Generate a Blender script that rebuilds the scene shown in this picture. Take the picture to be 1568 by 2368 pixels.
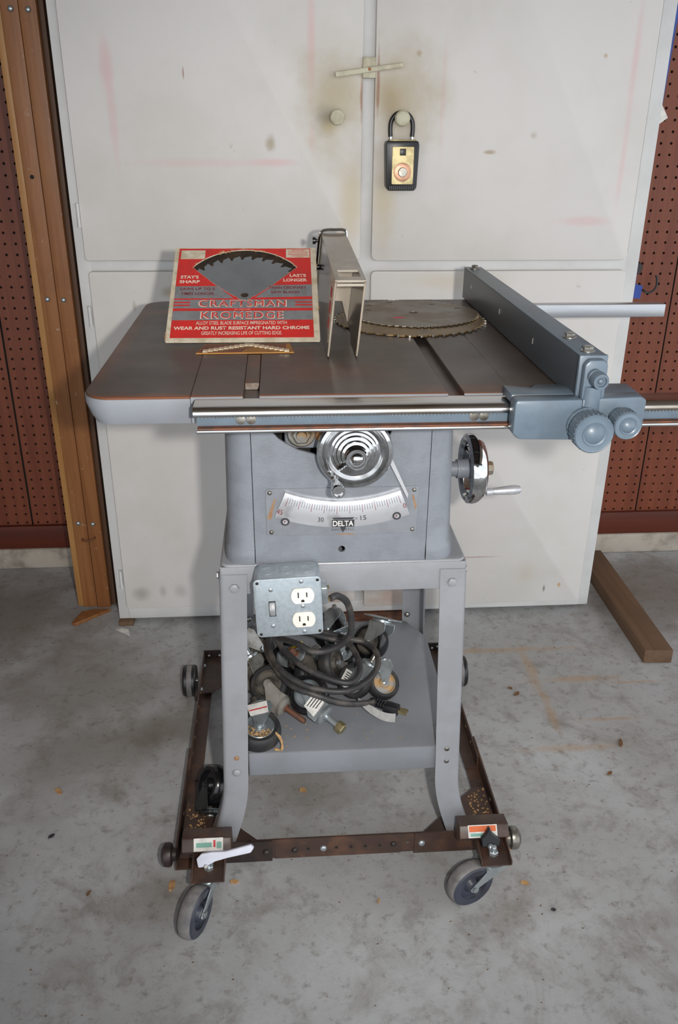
import bpy, bmesh, math, random
from mathutils import Vector, Matrix
from math import sin, cos, pi, radians
random.seed(7)
S = bpy.context.scene
for o in list(bpy.data.objects): bpy.data.objects.remove(o)
COL = S.collection

# ------------------------------------------------------------------ camera
YAW, PITCH, ROLL = 0.07286265, 0.43335296, 0.00740730
CAM = Vector((-0.0903688, -0.9919482, 1.2013987))
fw = Vector((sin(YAW)*cos(PITCH), cos(YAW)*cos(PITCH), -sin(PITCH)))
rt = Vector((cos(YAW), -sin(YAW), 0)); up = rt.cross(fw)
r2 = cos(ROLL)*rt + sin(ROLL)*up; u2 = -sin(ROLL)*rt + cos(ROLL)*up
cd = bpy.data.cameras.new('camera'); cam = bpy.data.objects.new('camera', cd); COL.objects.link(cam)
cam.matrix_world = Matrix((( r2.x, u2.x, -fw.x, CAM.x), (r2.y, u2.y, -fw.y, CAM.y), (r2.z, u2.z, -fw.z, CAM.z), (0,0,0,1)))
cd.sensor_fit = 'VERTICAL'; cd.sensor_height = 36.0; cd.lens = 1944.789/2368*36.0
cd.clip_start = 0.02; cd.clip_end = 100
S.camera = cam

# ------------------------------------------------------------------ light
w = bpy.data.worlds.new('overcast_sky'); S.world = w; w.use_nodes = True
bg = w.node_tree.nodes['Background']; bg.inputs[0].default_value = (0.90, 0.945, 1.0, 1); bg.inputs[1].default_value = 1.08
fl = bpy.data.lights.new('camera_flash', 'SPOT'); fl.energy = 36.0; fl.spot_size = radians(86); fl.spot_blend = 0.9; fl.color = (1.0, 0.96, 0.90); fl.shadow_soft_size = 0.018
flo = bpy.data.objects.new('camera_flash', fl); COL.objects.link(flo)
flo.location = CAM + rt*0.11 + up*0.01 - fw*0.03
flo.rotation_euler = (fw + up*0.03).to_track_quat('-Z', 'Y').to_euler()
vs = S.view_settings; S.display_settings.display_device = 'sRGB'
vs.view_transform = 'Standard'; vs.look = 'None'; vs.exposure = 0.72; vs.gamma = 1.0; vs.use_curve_mapping = False
S.cycles.use_denoising = True
S.cycles.max_bounces = 8; S.cycles.diffuse_bounces = 4; S.cycles.glossy_bounces = 4; S.cycles.transmission_bounces = 6; S.cycles.transparent_max_bounces = 10
S.cycles.caustics_reflective = False; S.cycles.caustics_refractive = False; S.cycles.sample_clamp_indirect = 6.0

# ------------------------------------------------------------------ materials
def lin(c):
    def f(v):
        v /= 255.0
        return v/12.92 if v <= 0.04045 else ((v+0.055)/1.055)**2.4
    return (f(c[0]), f(c[1]), f(c[2]), 1.0)
class NT:
    """small helper around one node tree"""
    def __init__(s, name):
        s.m = bpy.data.materials.new(name); s.m.use_nodes = True; s.t = s.m.node_tree
        s.b = s.t.nodes['Principled BSDF']; s.tc = s.n('ShaderNodeTexCoord')
    def n(s, k, **kw):
        x = s.t.nodes.new(k)
        for a, v in kw.items(): setattr(x, a, v)
        return x
    def l(s, a, b): s.t.links.new(a, b)
    def noise(s, scale, detail=6, rough=0.6, dist=0.0, vec=None, stretch=None):
        x = s.n('ShaderNodeTexNoise'); x.inputs['Scale'].default_value = scale; x.inputs['Detail'].default_value = detail
        x.inputs['Roughness'].default_value = rough; x.inputs['Distortion'].default_value = dist
        v = vec or s.tc.outputs['Object']
        if stretch:
            mp = s.n('ShaderNodeMapping'); mp.inputs['Scale'].default_value = stretch; s.l(v, mp.inputs[0]); v = mp.outputs[0]
        s.l(v, x.inputs['Vector']); return x.outputs[0]
    def ramp(s, v, lo, hi):
        x = s.n('ShaderNodeMapRange', interpolation_type='SMOOTHSTEP'); x.inputs[1].default_value = lo; x.inputs[2].default_value = hi
        s.l(v, x.inputs[0]); return x.outputs[0]
    def math(s, op, a, b=None):
        x = s.n('ShaderNodeMath', operation=op); x.use_clamp = False
        for i, q in enumerate((a, b)):
            if q is None: continue
            if isinstance(q, (int, float)): x.inputs[i].default_value = q
            else: s.l(q, x.inputs[i])
        return x.outputs[0]
    def mix(s, f, a, b):
        x = s.n('ShaderNodeMix', data_type='RGBA')
        if isinstance(f, (int, float)): x.inputs[0].default_value = f
        else: s.l(f, x.inputs[0])
        for i, q in ((6, a), (7, b)):
            if isinstance(q, tuple): x.inputs[i].default_value = q
            else: s.l(q, x.inputs[i])
        return x.outputs[2]
    def blob(s, cx, cy, cz, rx, ry, rz, soft=0.6, wob=0.35, wscale=14):
        """soft-edged ellipsoidal stain mask in object space"""
        mp = s.n('ShaderNodeMapping', vector_type='POINT')
        mp.inputs['Location'].default_value = (-cx/rx, -cy/ry, -cz/rz); mp.inputs['Scale'].default_value = (1/rx, 1/ry, 1/rz)
        s.l(s.tc.outputs['Object'], mp.inputs[0])
        ln = s.n('ShaderNodeVectorMath', operation='LENGTH'); s.l(mp.outputs[0], ln.inputs[0])
        d = s.math('ADD', ln.outputs['Value'], s.math('MULTIPLY', s.math('SUBTRACT', s.noise(wscale, 5), 0.5), wob*4))
        x = s.n('ShaderNodeMapRange', interpolation_type='SMOOTHSTEP'); x.inputs[1].default_value = 1.0+soft*0.5; x.inputs[2].default_value = 1.0-soft
        s.l(d, x.inputs[0]); return x.outputs[0]
    def bump(s, h, strength=0.2, dist=0.001):
        x = s.n('ShaderNodeBump'); x.inputs['Strength'].default_value = strength; x.inputs['Distance'].default_value = dist
        s.l(h, x.inputs['Height']); s.l(x.outputs[0], s.b.inputs['Normal'])
    def out(s, col=None, rough=0.5, metal=0.0, spec=None, coat=None):
        if col is not None:
            if isinstance(col, tuple): s.b.inputs['Base Color'].default_value = col
            else: s.l(col, s.b.inputs['Base Color'])
        if isinstance(rough, (int, float)): s.b.inputs['Roughness'].default_value = rough
        else: s.l(rough, s.b.inputs['Roughness'])
        s.b.inputs['Metallic'].default_value = metal
        if spec is not None: s.b.inputs['Specular IOR Level'].default_value = spec
        if coat is not None: s.b.inputs['Coat Weight'].default_value = coat; s.b.inputs['Coat Roughness'].default_value = 0.15
        return s.m
def simple(name, c, c2=None, scale=20, lo=0.4, hi=0.65, rough=0.5, metal=0.0, bump=0.0, bscale=200, bdist=0.0006, spec=None, stretch=None, detail=6):
    t = NT(name); col = lin(c)
    if c2 is not None:
        col = t.mix(t.ramp(t.noise(scale, detail, stretch=stretch), lo, hi), lin(c), lin(c2))
    if bump: t.bump(t.noise(bscale, 3), bump, bdist)
    return t.out(col, rough, metal, spec)

MAT = {}
MAT['grey'] = simple('hammered_grey_paint', (127,132,140), (120,124,131), 30, rough=0.34, bump=0.5, bscale=330, bdist=0.0010, spec=0.5)
MAT['stand_grey'] = simple('stand_grey_paint', (146,148,153), (138,140,144), 12, rough=0.3, bump=0.35, bscale=300, bdist=0.0008, spec=0.6)
MAT['shelf_grey'] = simple('shelf_grey_paint', (132,135,141), (122,125,130), 6, rough=0.34, bump=0.1, bscale=200)
MAT['table_skirt'] = simple('table_skirt_grey_paint', (134,138,145), (127,131,137), 10, rough=0.4, bump=0.2, bscale=240, bdist=0.0006)
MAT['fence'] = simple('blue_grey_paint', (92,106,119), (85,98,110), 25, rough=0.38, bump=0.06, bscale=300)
MAT['fence_dark'] = simple('darker_blue_grey_paint', (62,68,74), (54,59,64), 10, rough=0.4, bump=0.05, bscale=300, stretch=(1,0.2,1))  # darker tone for the fence beam below its lighter cap
MAT['chrome'] = simple('chrome', (215,215,215), (190,190,188), 60, rough=0.07, metal=1.0)
MAT['rail_chrome'] = simple('brushed_rail_steel', (205,205,205), (165,155,140), 22, 0.5, 0.7, rough=0.22, metal=1.0, stretch=(0.3,4,4))
MAT['zinc'] = simple('zinc_plate', (186,194,198), (158,166,168), 30, rough=0.28, metal=0.75)
MAT['galv'] = simple('galvanized_steel', (172,182,188), (160,170,177), 140, rough=0.38, metal=0.45, bump=0.05, bscale=150)
MAT['steel'] = simple('dull_steel', (160,158,152), (120,115,105), 40, rough=0.35, metal=0.9)
MAT['bar_steel'] = simple('plain_steel_bar', (188,190,194), (170,172,176), 8, rough=0.32, metal=0.7, stretch=(0.3,3,3))
MAT['nut_metal'] = simple('rust_stained_nut', (140,138,132), (150,118,72), 60, 0.4, 0.7, rough=0.4, metal=0.5)
MAT['fork_grey'] = simple('dull_grey_fork', (160,157,150), (138,132,124), 40, rough=0.4, metal=0.35)
MAT['tag_paper'] = simple('tag_paper', (240,238,234), (224,222,218), 80, rough=0.6)
MAT['stain'] = simple('rust_wash', (150,124,100), (138,104,74), 60, rough=0.7)
MAT['toggle'] = simple('grey_toggle_plastic', (158,160,163), (146,148,150), 30, rough=0.4)
MAT['alu'] = simple('etched_aluminium', (205,206,210), (170,170,172), 28, 0.5, 0.72, rough=0.38, metal=0.55)
MAT['plate'] = simple('grey_plate_metal', (150,154,160), (138,142,148), 20, rough=0.33, metal=0.4)
MAT['rust'] = simple('rusty_steel', (118,74,52), (88,66,56), 60, rough=0.7, metal=0.2, bump=0.3, bscale=180)
MAT['rustspot'] = simple('orange_rust', (160,105,58), (140,120,95), 70, rough=0.8)
MAT['base_brown'] = simple('brown_enamel', (66,50,44), (92,66,52), 22, 0.45, 0.7, rough=0.42, bump=0.15, bscale=120)
MAT['base_dark'] = simple('dark_brown_enamel', (40,33,32), (58,44,38), 25, rough=0.45)
MAT['black'] = simple('black_plastic', (24,24,27), (34,34,37), 30, rough=0.35)
MAT['rubber'] = simple('black_rubber', (38,38,40), (62,59,56), 28, 0.45, 0.75, rough=0.55)
MAT['rubber_gloss'] = simple('glossy_black_rubber', (20,20,22), (40,40,42), 25, 0.5, 0.8, rough=0.22)
MAT['grey_tyre'] = simple('worn_grey_tyre', (128,124,122), (96,94,95), 25, rough=0.6)
MAT['blue_wheel'] = simple('dark_slate_wheel', (58,62,74), (44,46,54), 20, rough=0.4)
MAT['hood'] = simple('dark_hood_metal', (62,66,66), (44,46,46), 30, rough=0.25, metal=0.5)
MAT['dirty_hub'] = simple('dirty_hub', (92,86,78), (52,48,44), 45, rough=0.65)
MAT['cord'] = simple('black_cord', (50,49,50), (92,86,80), 30, 0.45, 0.75, rough=0.5)
MAT['cord_grey'] = simple('dusty_cord', (92,88,86), (76,70,64), 35, rough=0.6)
MAT['white_plastic'] = simple('white_plastic', (232,228,222), (222,216,208), 20, rough=0.35)
MAT['lever'] = simple('white_lever_plastic', (214,216,228), (200,203,216), 15, rough=0.4)
MAT['paper'] = simple('white_label_paper', (220,218,212), (196,194,190), 60, rough=0.7)
MAT['ink'] = simple('printed_ink', (52,52,56), rough=0.6)
MAT['yellow'] = simple('yellow_label', (214,196,30), (190,170,40), 60, rough=0.6)
MAT['red_ink'] = simple('red_label_ink', (190,40,46), rough=0.6)
MAT['orange_ink'] = simple('orange_label_ink', (205,98,48), rough=0.6)
MAT['green_ink'] = simple('green_label_ink', (112,160,146), rough=0.6)
MAT['card_white'] = simple('cardboard_cream', (208,200,180), (184,170,145), 40, rough=0.8)
MAT['card_red'] = simple('card_red_print', (206,44,40), (190,46,42), 30, rough=0.45)
MAT['card_grey'] = simple('card_grey_print', (128,130,134), (118,118,120), 60, rough=0.4)
MAT['card_letter'] = simple('card_letter_print', (226,206,190), rough=0.6)
MAT['card_maroon'] = simple('card_maroon_print', (118,40,46), rough=0.6)
MAT['card_dark'] = simple('card_inside_dark', (40,32,26), (62,46,32), 60, rough=0.8)
MAT['kraft'] = simple('brown_card', (128,76,50), (112,66,44), 40, rough=0.6)
MAT['ochre'] = simple('ochre_card', (176,122,52), (160,110,48), 40, rough=0.6)
MAT['silver_foil'] = simple('silver_tooth_print', (228,224,205), (190,175,140), 80, rough=0.3, metal=0.35)
MAT['blade'] = simple('bright_blade_steel', (150,154,158), (140,143,147), 10, rough=0.3, metal=0.65)
MAT['blade_old'] = simple('stained_blade_steel', (136,129,121), (116,102,84), 14, 0.42, 0.6, rough=0.45, metal=0.55)
MAT['blade_gold'] = simple('gummed_blade_steel', (128,104,66), (104,84,56), 20, rough=0.4, metal=0.55)
MAT['carbide'] = simple('carbide_tip', (150,148,142), rough=0.3, metal=0.8)
MAT['pink'] = simple('pink_marker', (228,66,96), rough=0.6)
MAT['sawdust'] = simple('sawdust', (188,152,106), (160,124,82), 200, rough=0.9, bump=0.6, bscale=400, bdist=0.002)
MAT['dusty_hub'] = simple('sawdust_caked_hub', (150,150,148), (180,146,102), 55, 0.42, 0.58, rough=0.7)
MAT['brass'] = simple('worn_brass', (168,156,118), (138,126,92), 40, rough=0.35, metal=0.7)
MAT['copper'] = simple('copper_dial', (214,164,136), (196,150,122), 60, rough=0.4, metal=0.4)
MAT['knob_cream'] = simple('grimy_cream_paint', (188,184,160), (168,162,138), 50, rough=0.5)
MAT['blue_tarp'] = simple('blue_tape_plastic', (34,66,150), (28,54,126), 30, rough=0.4)
MAT['dark'] = simple('dark_cavity', (30,29,28), rough=0.9)
MAT['leaf'] = simple('dry_leaf', (120,86,56), (90,64,44), 80, rough=0.8)
MAT['chipwood'] = simple('wood_chip', (190,150,104), (160,118,76), 80, rough=0.8)

def m_concrete():
    t = NT('garage_concrete')
    c = t.mix(t.ramp(t.noise(2.2, 8, 0.6), 0.35, 0.68), lin((160,160,159)), lin((182,184,186)))
    c = t.mix(t.math('MULTIPLY', t.ramp(t.noise(5.5, 8, 0.7, 0.6), 0.5, 0.72), 0.6), c, lin((128,120,110)))
    c = t.mix(t.math('MULTIPLY', t.ramp(t.noise(14, 10, 0.72, 0.4), 0.48, 0.68), 0.5), c, lin((122,116,108)))
    c = t.mix(t.math('MULTIPLY', t.ramp(t.noise(45, 6, 0.7), 0.52, 0.70), 0.55), c, lin((106,99,90)))
    c = t.mix(t.math('MULTIPLY', t.ramp(t.noise(160, 3, 0.6), 0.62, 0.78), 0.5), c, lin((82,76,70)))
    c = t.mix(t.math('MULTIPLY', t.ramp(t.noise(1.1, 4, 0.5), 0.5, 0.75), 0.4), c, lin((190,192,194)))
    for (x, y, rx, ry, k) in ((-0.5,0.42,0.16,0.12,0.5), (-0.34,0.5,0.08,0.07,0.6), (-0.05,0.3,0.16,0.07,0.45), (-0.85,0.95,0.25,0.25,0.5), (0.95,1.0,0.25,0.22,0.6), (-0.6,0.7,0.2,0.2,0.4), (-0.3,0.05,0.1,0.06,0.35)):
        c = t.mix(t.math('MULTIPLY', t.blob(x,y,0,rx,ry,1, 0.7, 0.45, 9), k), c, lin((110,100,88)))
    for (x, y, rx, ry) in ((0.60,0.62,0.11,0.012), (0.50,0.66,0.014,0.1), (0.50,0.5,0.012,0.07), (0.72,0.60,0.08,0.006), (0.45,0.75,0.2,0.012), (0.5,0.38,0.1,0.012), (0.62,0.47,0.07,0.007)):
        c = t.mix(t.math('MULTIPLY', t.blob(x,y,0,rx,ry,1, 0.9, 0.5, 22), 0.42), c, lin((172,132,78)))
    t.bump(t.math('ADD', t.noise(22, 8, 0.7), t.math('MULTIPLY', t.noise(240, 3), 0.4)), 0.22, 0.004)
    return t.out(c, t.math('ADD', 0.5, t.math('MULTIPLY', t.noise(8, 5), 0.3)), 0, 0.35)
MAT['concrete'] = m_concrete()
MAT['curb'] = simple('curb_concrete', (176,168,156), (128,118,106), 12, 0.42, 0.7, rough=0.8, bump=0.4, bscale=60, bdist=0.003)

def m_cabinet(dirt=()):
    t = NT('aged_white_paint')
    c = t.mix(t.ramp(t.noise(3.5, 6, 0.6), 0.4, 0.7), lin((214,211,208)), lin((206,203,198)))
    c = t.mix(t.math('MULTIPLY', t.ramp(t.noise(26, 6, 0.75), 0.66, 0.74), 0.5), c, lin((168,158,138)))
    c = t.mix(t.math('MULTIPLY', t.ramp(t.noise(70, 4, 0.7), 0.72, 0.78), 0.6), c, lin((110,100,88)))
    for (x, y, z, rx, rz, k, soft, wob, colr) in dirt:
        c = t.mix(t.math('MULTIPLY', t.blob(x-0.1, y-1.09, z, rx, 1.0, rz, soft, wob, 13), k*0.75), c, lin(colr))
    t.bump(t.noise(60, 5, 0.6, stretch=(1,1,0.25)), 0.12, 0.0015)
    return t.out(c, 0.62, 0, 0.22)
PINK = (218,166,170); GRIME = (172,158,126); OCH = (190,168,112); DK = (92,84,70)
MAT['cab_door_ul'] = m_cabinet([(-0.421,0.92,1.30,0.014,0.055,0.55,0.9,0.3,PINK), (-0.417,0.92,1.2,0.009,0.09,0.4,0.9,0.3,PINK), (-0.25,0.92,1.124,0.15,0.010,0.3,0.9,0.25,PINK), (-0.09,0.92,1.125,0.05,0.008,0.55,0.9,0.25,PINK),
    (-0.013,0.92,1.35,0.009,0.12,0.55,0.9,0.25,PINK), (-0.013,0.92,1.17,0.007,0.03,0.35,0.9,0.25,PINK), (0.04,0.92,1.24,0.085,0.11,1.0,1.0,0.35,GRIME), (0.02,0.92,1.205,0.03,0.03,0.7,1.0,0.3,(118,112,100)), (0.025,0.92,1.195,0.025,0.018,0.6,1.0,0.3,OCH),
    (-0.099,0.92,1.163,0.012,0.016,0.8,0.8,0.6,(150,130,96)), (0.07,0.92,1.05,0.03,0.1,0.6,1.0,0.35,OCH), (0.09,0.92,1.25,0.004,0.06,0.8,0.6,0.5,(140,80,52)), (-0.27,0.92,1.29,0.002,0.012,0.8,0.6,0.3,(140,96,66))])
MAT['cab_door_ur'] = m_cabinet([(0.654,0.92,1.33,0.008,0.10,0.5,0.9,0.25,PINK), (0.656,0.92,1.14,0.007,0.11,0.4,0.9,0.25,PINK), (0.585,0.92,1.008,0.06,0.010,0.45,0.9,0.25,PINK), (0.258,0.92,1.26,0.006,0.12,0.28,0.9,0.25,PINK),
    (0.17,0.92,1.25,0.085,0.10,1.0,1.0,0.4,GRIME), (0.15,0.92,1.24,0.02,0.03,0.5,1.0,0.4,(160,136,96)), (0.14,0.92,1.05,0.03,0.10,0.6,1.0,0.4,OCH), (0.363,0.92,1.147,0.012,0.004,0.8,0.8,0.5,(150,124,78)), (0.455,0.92,1.18,0.008,0.007,0.5,0.8,0.5,(150,132,96)), (0.59,0.92,1.33,0.005,0.005,0.8,0.8,0.3,(170,138,82)), (0.123,0.92,1.28,0.003,0.07,0.8,0.6,0.5,(140,84,56)), (0.205,0.92,1.33,0.006,0.006,0.7,0.8,0.3,(160,130,86))])
MAT['cab_door_ll'] = m_cabinet([(-0.46,0.92,0.095,0.022,0.02,0.7,0.9,0.3,(138,134,130)), (-0.405,0.92,0.1,0.010,0.018,0.6,0.9,0.3,(150,146,142)), (-0.36,0.92,0.1,0.018,0.018,0.5,0.9,0.3,(150,146,142)), (-0.33,0.92,0.86,0.02,0.012,0.7,0.8,0.5,(152,138,106)), (-0.41,0.92,0.83,0.004,0.012,0.6,0.8,0.4,(150,140,120)), (-0.02,0.92,0.06,0.12,0.03,0.6,1.0,0.6,(168,112,84))])
MAT['cab_door_lr'] = m_cabinet([(0.40,0.92,0.175,0.07,0.002,0.7,0.8,0.3,(150,92,62)), (0.6,0.92,0.075,0.004,0.012,0.9,0.7,0.2,DK), (0.64,0.92,0.085,0.005,0.007,0.9,0.7,0.2,(196,140,74)), (0.19,0.92,0.06,0.08,0.035,0.6,1.0,0.6,(168,112,84)), (0.39,0.92,0.565,0.003,0.014,0.6,0.8,0.3,(110,104,96)), (0.55,0.92,0.12,0.03,0.03,0.4,1.0,0.4,(190,176,150)), (0.3,0.92,0.88,0.12,0.02,0.3,1.0,0.4,OCH)])
MAT['cab_frame'] = simple('frame_white_paint', (210,210,209), (202,202,201), 8, rough=0.6, bump=0.1, bscale=60, bdist=0.001, spec=0.25)

def m_wood(name, a, b, c2, vert='Z', scale=1.0, rough=0.5, dark=None):
    t = NT(name); st = {'Z': (28,28,1.2), 'Y': (28,1.2,28), 'X': (1.2,28,28)}[vert]
    g = t.noise(2.2*scale, 8, 0.65, 0.4, stretch=st)
    c = t.mix(t.ramp(g, 0.35, 0.68), lin(a), lin(b))
    c = t.mix(t.math('MULTIPLY', t.ramp(t.noise(4*scale, 5, 0.6), 0.5, 0.75), 0.6), c, lin(c2))
    if dark: c = t.mix(t.math('MULTIPLY', t.ramp(t.noise(60, 4, 0.6), 0.66, 0.74), 0.6), c, lin(dark))
    t.bump(g, 0.15, 0.002)
    return t.out(c, rough, 0, 0.35)
MAT['peg'] = m_wood('pegboard_hardboard', (124,68,47), (108,56,38), (100,52,36), 'Z', 0.8, 0.45)
MAT['redboard'] = m_wood('red_brown_board', (92,42,27), (78,35,23), (104,56,40), 'X', 0.6, 0.5)
MAT['post'] = m_wood('varnished_post', (146,98,60), (128,82,48), (110,70,42), 'Z', 1.0, 0.42, (188,170,150))
MAT['post_light'] = m_wood('pale_varnished_strip', (172,128,78), (156,110,62), (138,96,54), 'Z', 1.0, 0.42)
MAT['post_shaded'] = m_wood('shaded_post_side', (92,68,52), (80,58,44), (104,80,62), 'Z', 1.0, 0.6)  # post wood with the shade of its right side put into the colour
MAT['plank'] = m_wood('weathered_plank', (112,88,68), (96,74,56), (84,66,52), 'Y', 0.8, 0.7)
MAT['ceil'] = simple('ceiling_boards', (120,104,88), (104,90,76), 6, rough=0.8)
MAT['wallp'] = simple('side_wall_paint', (150,128,108), (138,116,98), 4, rough=0.8)

def m_iron():
    t = NT('oxidised_cast_iron')
    c = t.mix(t.ramp(t.noise(7, 8, 0.65), 0.36, 0.66), lin((86,76,71)), lin((72,62,57)))
    c = t.mix(t.math('MULTIPLY', t.ramp(t.noise(16, 8, 0.7, 0.3), 0.55, 0.76), 0.55), c, lin((98,66,48)))
    c = t.mix(t.math('MULTIPLY', t.ramp(t.noise(4, 5, 0.6), 0.55, 0.75), 0.5), c, lin((84,80,78)))
    for (x, y, rx, ry, k) in ((-0.3,0.0,0.14,0.014,0.75), (-0.325,0.3,0.014,0.3,0.55), (0.0,0.0,0.5,0.008,0.6), (-0.03,0.1,0.08,0.06,0.3), (0.16,0.02,0.08,0.02,0.45), (-0.29,0.5,0.03,0.02,0.6)):
        c = t.mix(t.math('MULTIPLY', t.blob(x,y-0.33,0.857,rx,ry,1,0.9,0.4,18), k), c, lin((122,72,44)))
    for (x, y, rx, ry, k) in ((-0.27,0.36,0.05,0.03,0.5), (-0.24,0.1,0.06,0.02,0.35), (-0.15,0.15,0.08,0.03,0.3)):
        c = t.mix(t.math('MULTIPLY', t.blob(x,y-0.33,0.857,rx,ry,1,0.9,0.4,12), k), c, lin((62,54,50)))
    t.bump(t.noise(120, 4, 0.6), 0.06, 0.0008)
    return t.out(c, t.math('ADD', 0.30, t.math('MULTIPLY', t.noise(9, 5), 0.25)), 0.25, 0.5)
MAT['iron'] = m_iron()
MAT['bar_end'] = simple('rusty_bar_end', (128,118,110), (110,92,80), 120, rough=0.5, metal=0.2)
MAT['slot_bar'] = simple('oxidised_bar', (86,70,62), (98,70,54), 40, rough=0.4, metal=0.3)

def m_clear(name, tint, alpha, rough=0.12):
    t = NT(name); nz = t.ramp(t.noise(14, 6, 0.6), 0.3, 0.75)
    d = t.n('ShaderNodeBsdfDiffuse'); d.inputs[0].default_value = lin(tint)
    g = t.n('ShaderNodeBsdfGlossy'); g.inputs['Roughness'].default_value = rough
    tr = t.n('ShaderNodeBsdfTransparent'); tr.inputs[0].default_value = lin((236,226,210))
    a = t.n('ShaderNodeMixShader'); t.l(t.math('ADD', alpha-0.12, t.math('MULTIPLY', nz, 0.24)), a.inputs[0]); t.l(tr.outputs[0], a.inputs[1]); t.l(d.outputs[0], a.inputs[2])
    fr = t.n('ShaderNodeFresnel'); fr.inputs[0].default_value = 1.45
    b = t.n('ShaderNodeMixShader'); t.l(fr.outputs[0], b.inputs[0]); t.l(a.outputs[0], b.inputs[1]); t.l(g.outputs[0], b.inputs[2])
    t.l(b.outputs[0], t.t.nodes['Material Output'].inputs[0]); t.t.nodes.remove(t.b)
    return t.m
MAT['guard'] = m_clear('hazy_clear_plastic', (206,186,160), 0.34)
MAT['guard_top'] = m_clear('hazy_plastic_top', (196,186,172), 0.62)

# ------------------------------------------------------------------ mesh helpers
def nb(): return bmesh.new()
def bevel(bm, wdt, seg=2, ang=radians(30), geom=None):
    if wdt <= 0: return bm
    es = geom if geom is not None else [e for e in bm.edges if len(e.link_faces) == 2 and e.calc_face_angle(0) > ang]
    if es: bmesh.ops.bevel(bm, geom=es, offset=wdt, segments=seg, profile=0.5, affect='EDGES')
    return bm
def join(*bms):
    out = bms[0]
    for b in bms[1:]:
        me = bpy.data.meshes.new('tmp'); b.to_mesh(me); b.free(); out.from_mesh(me); bpy.data.meshes.remove(me)
    return out
def box(x0, x1, y0, y1, z0, z1, bv=0.0, seg=2):
    bm = nb(); m = Matrix.Translation(((x0+x1)/2, (y0+y1)/2, (z0+z1)/2)) @ Matrix.Diagonal((abs(x1-x0), abs(y1-y0), abs(z1-z0), 1))
    bmesh.ops.create_cube(bm, size=1.0, matrix=m); return bevel(bm, bv, seg)
def frame(d):
    d = Vector(d).normalized(); a = Vector((0,0,1)) if abs(d.z) < 0.9 else Vector((1,0,0))
    x = a.cross(d).normalized(); return x, d.cross(x).normalized(), d
def lathe(profile, origin=(0,0,0), axis=(0,0,1), n=28, close=True):
    """profile: list of (radius, distance along axis)"""
    bm = nb(); X, Y, D = frame(axis); O = Vector(origin); rings = []
    for r, t in profile:
        if r < 1e-6: rings.append([bm.verts.new(O + D*t)])
        else: rings.append([bm.verts.new(O + D*t + (X*cos(2*pi*k/n) + Y*sin(2*pi*k/n))*r) for k in range(n)])
    for a, b in zip(rings, rings[1:]):
        for k in range(n):
            k2 = (k+1) % n
            if len(a) == 1 and len(b) == 1: continue
            if len(a) == 1: bm.faces.new((a[0], b[k2], b[k]))
            elif len(b) == 1: bm.faces.new((a[k], a[k2], b[0]))
            else: bm.faces.new((a[k], a[k2], b[k2], b[k]))
    if close:
        if len(rings[0]) > 1: bm.faces.new(list(reversed(rings[0])))
        if len(rings[-1]) > 1: bm.faces.new(rings[-1])
    bmesh.ops.recalc_face_normals(bm, faces=bm.faces); return bm
def cyl(p0, p1, r0, r1=None, n=18, bv=0.0):
    p0, p1 = Vector(p0), Vector(p1); L = (p1-p0).length; r1 = r0 if r1 is None else r1
    pr = [(r0, 0), (r1, L)] if bv <= 0 else [(r0-bv, 0), (r0, bv), (r1, L-bv), (r1-bv, L)]
    return lathe(pr, p0, p1-p0, n)
def catmull(P, sub=8, closed=False):
    P = [Vector(p) for p in P]; n = len(P); out = []
    for i in range(n if closed else n-1):
        a, b, c, d = (P[(i-1) % n], P[i], P[(i+1) % n], P[(i+2) % n]) if closed else (P[max(i-1,0)], P[i], P[i+1], P[min(i+2,n-1)])
        for k in range(sub):
            t = k/sub
            out.append(0.5*((2*b) + (c-a)*t + (2*a-5*b+4*c-d)*t*t + (3*b-a-3*c+d)*t**3))
    if not closed: out.append(P[-1])
    return out
def tube(P, r, n=10, caps=True):
    P = [Vector(p) for p in P]; bm = nb(); rings = []; T0 = (P[1]-P[0]).normalized(); X, Y, _ = frame(T0)
    for i, p in enumerate(P):
        T = (P[min(i+1, len(P)-1)] - P[max(i-1, 0)]).normalized()
        X = (X - T*X.dot(T)).normalized(); Y = T.cross(X); rr = r(i/(len(P)-1)) if callable(r) else r
        rings.append([bm.verts.new(p + (X*cos(2*pi*k/n) + Y*sin(2*pi*k/n))*rr) for k in range(n)])
    for a, b in zip(rings, rings[1:]):
        for k in range(n): bm.faces.new((a[k], a[(k+1)%n], b[(k+1)%n], b[k]))
    if caps: bm.faces.new(list(reversed(rings[0]))); bm.faces.new(rings[-1])
    return bm
def prism(poly, O, U, V, t, bv=0.0, seg=1, hole=None):
    """polygon in the (U,V) plane at O, thickened by t along U x V; optional hole loop"""
    U, V, O = Vector(U), Vector(V), Vector(O); N = U.cross(V).normalized(); bm = nb()
    vs_ = [bm.verts.new(O + U*a + V*b) for a, b in poly]
    if hole is None: fs = [bm.faces.new(vs_)]
    else:
        hv = [bm.verts.new(O + U*a + V*b) for a, b in hole]; es = []
        for L in (vs_, hv):
            for i in range(len(L)): es.append(bm.edges.new((L[i], L[(i+1) % len(L)])))
        fs = [f for f in bmesh.ops.triangle_fill(bm, edges=es, use_beauty=True)['geom'] if isinstance(f, bmesh.types.BMFace)]
        for f in fs:
            f.normal_update()
            if f.normal.dot(N) < 0: f.normal_flip()
    r = bmesh.ops.extrude_face_region(bm, geom=fs)
    bmesh.ops.translate(bm, verts=[v for v in r['geom'] if isinstance(v, bmesh.types.BMVert)], vec=N*t)
    bmesh.ops.recalc_face_normals(bm, faces=bm.faces); return bevel(bm, bv, seg)
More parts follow.
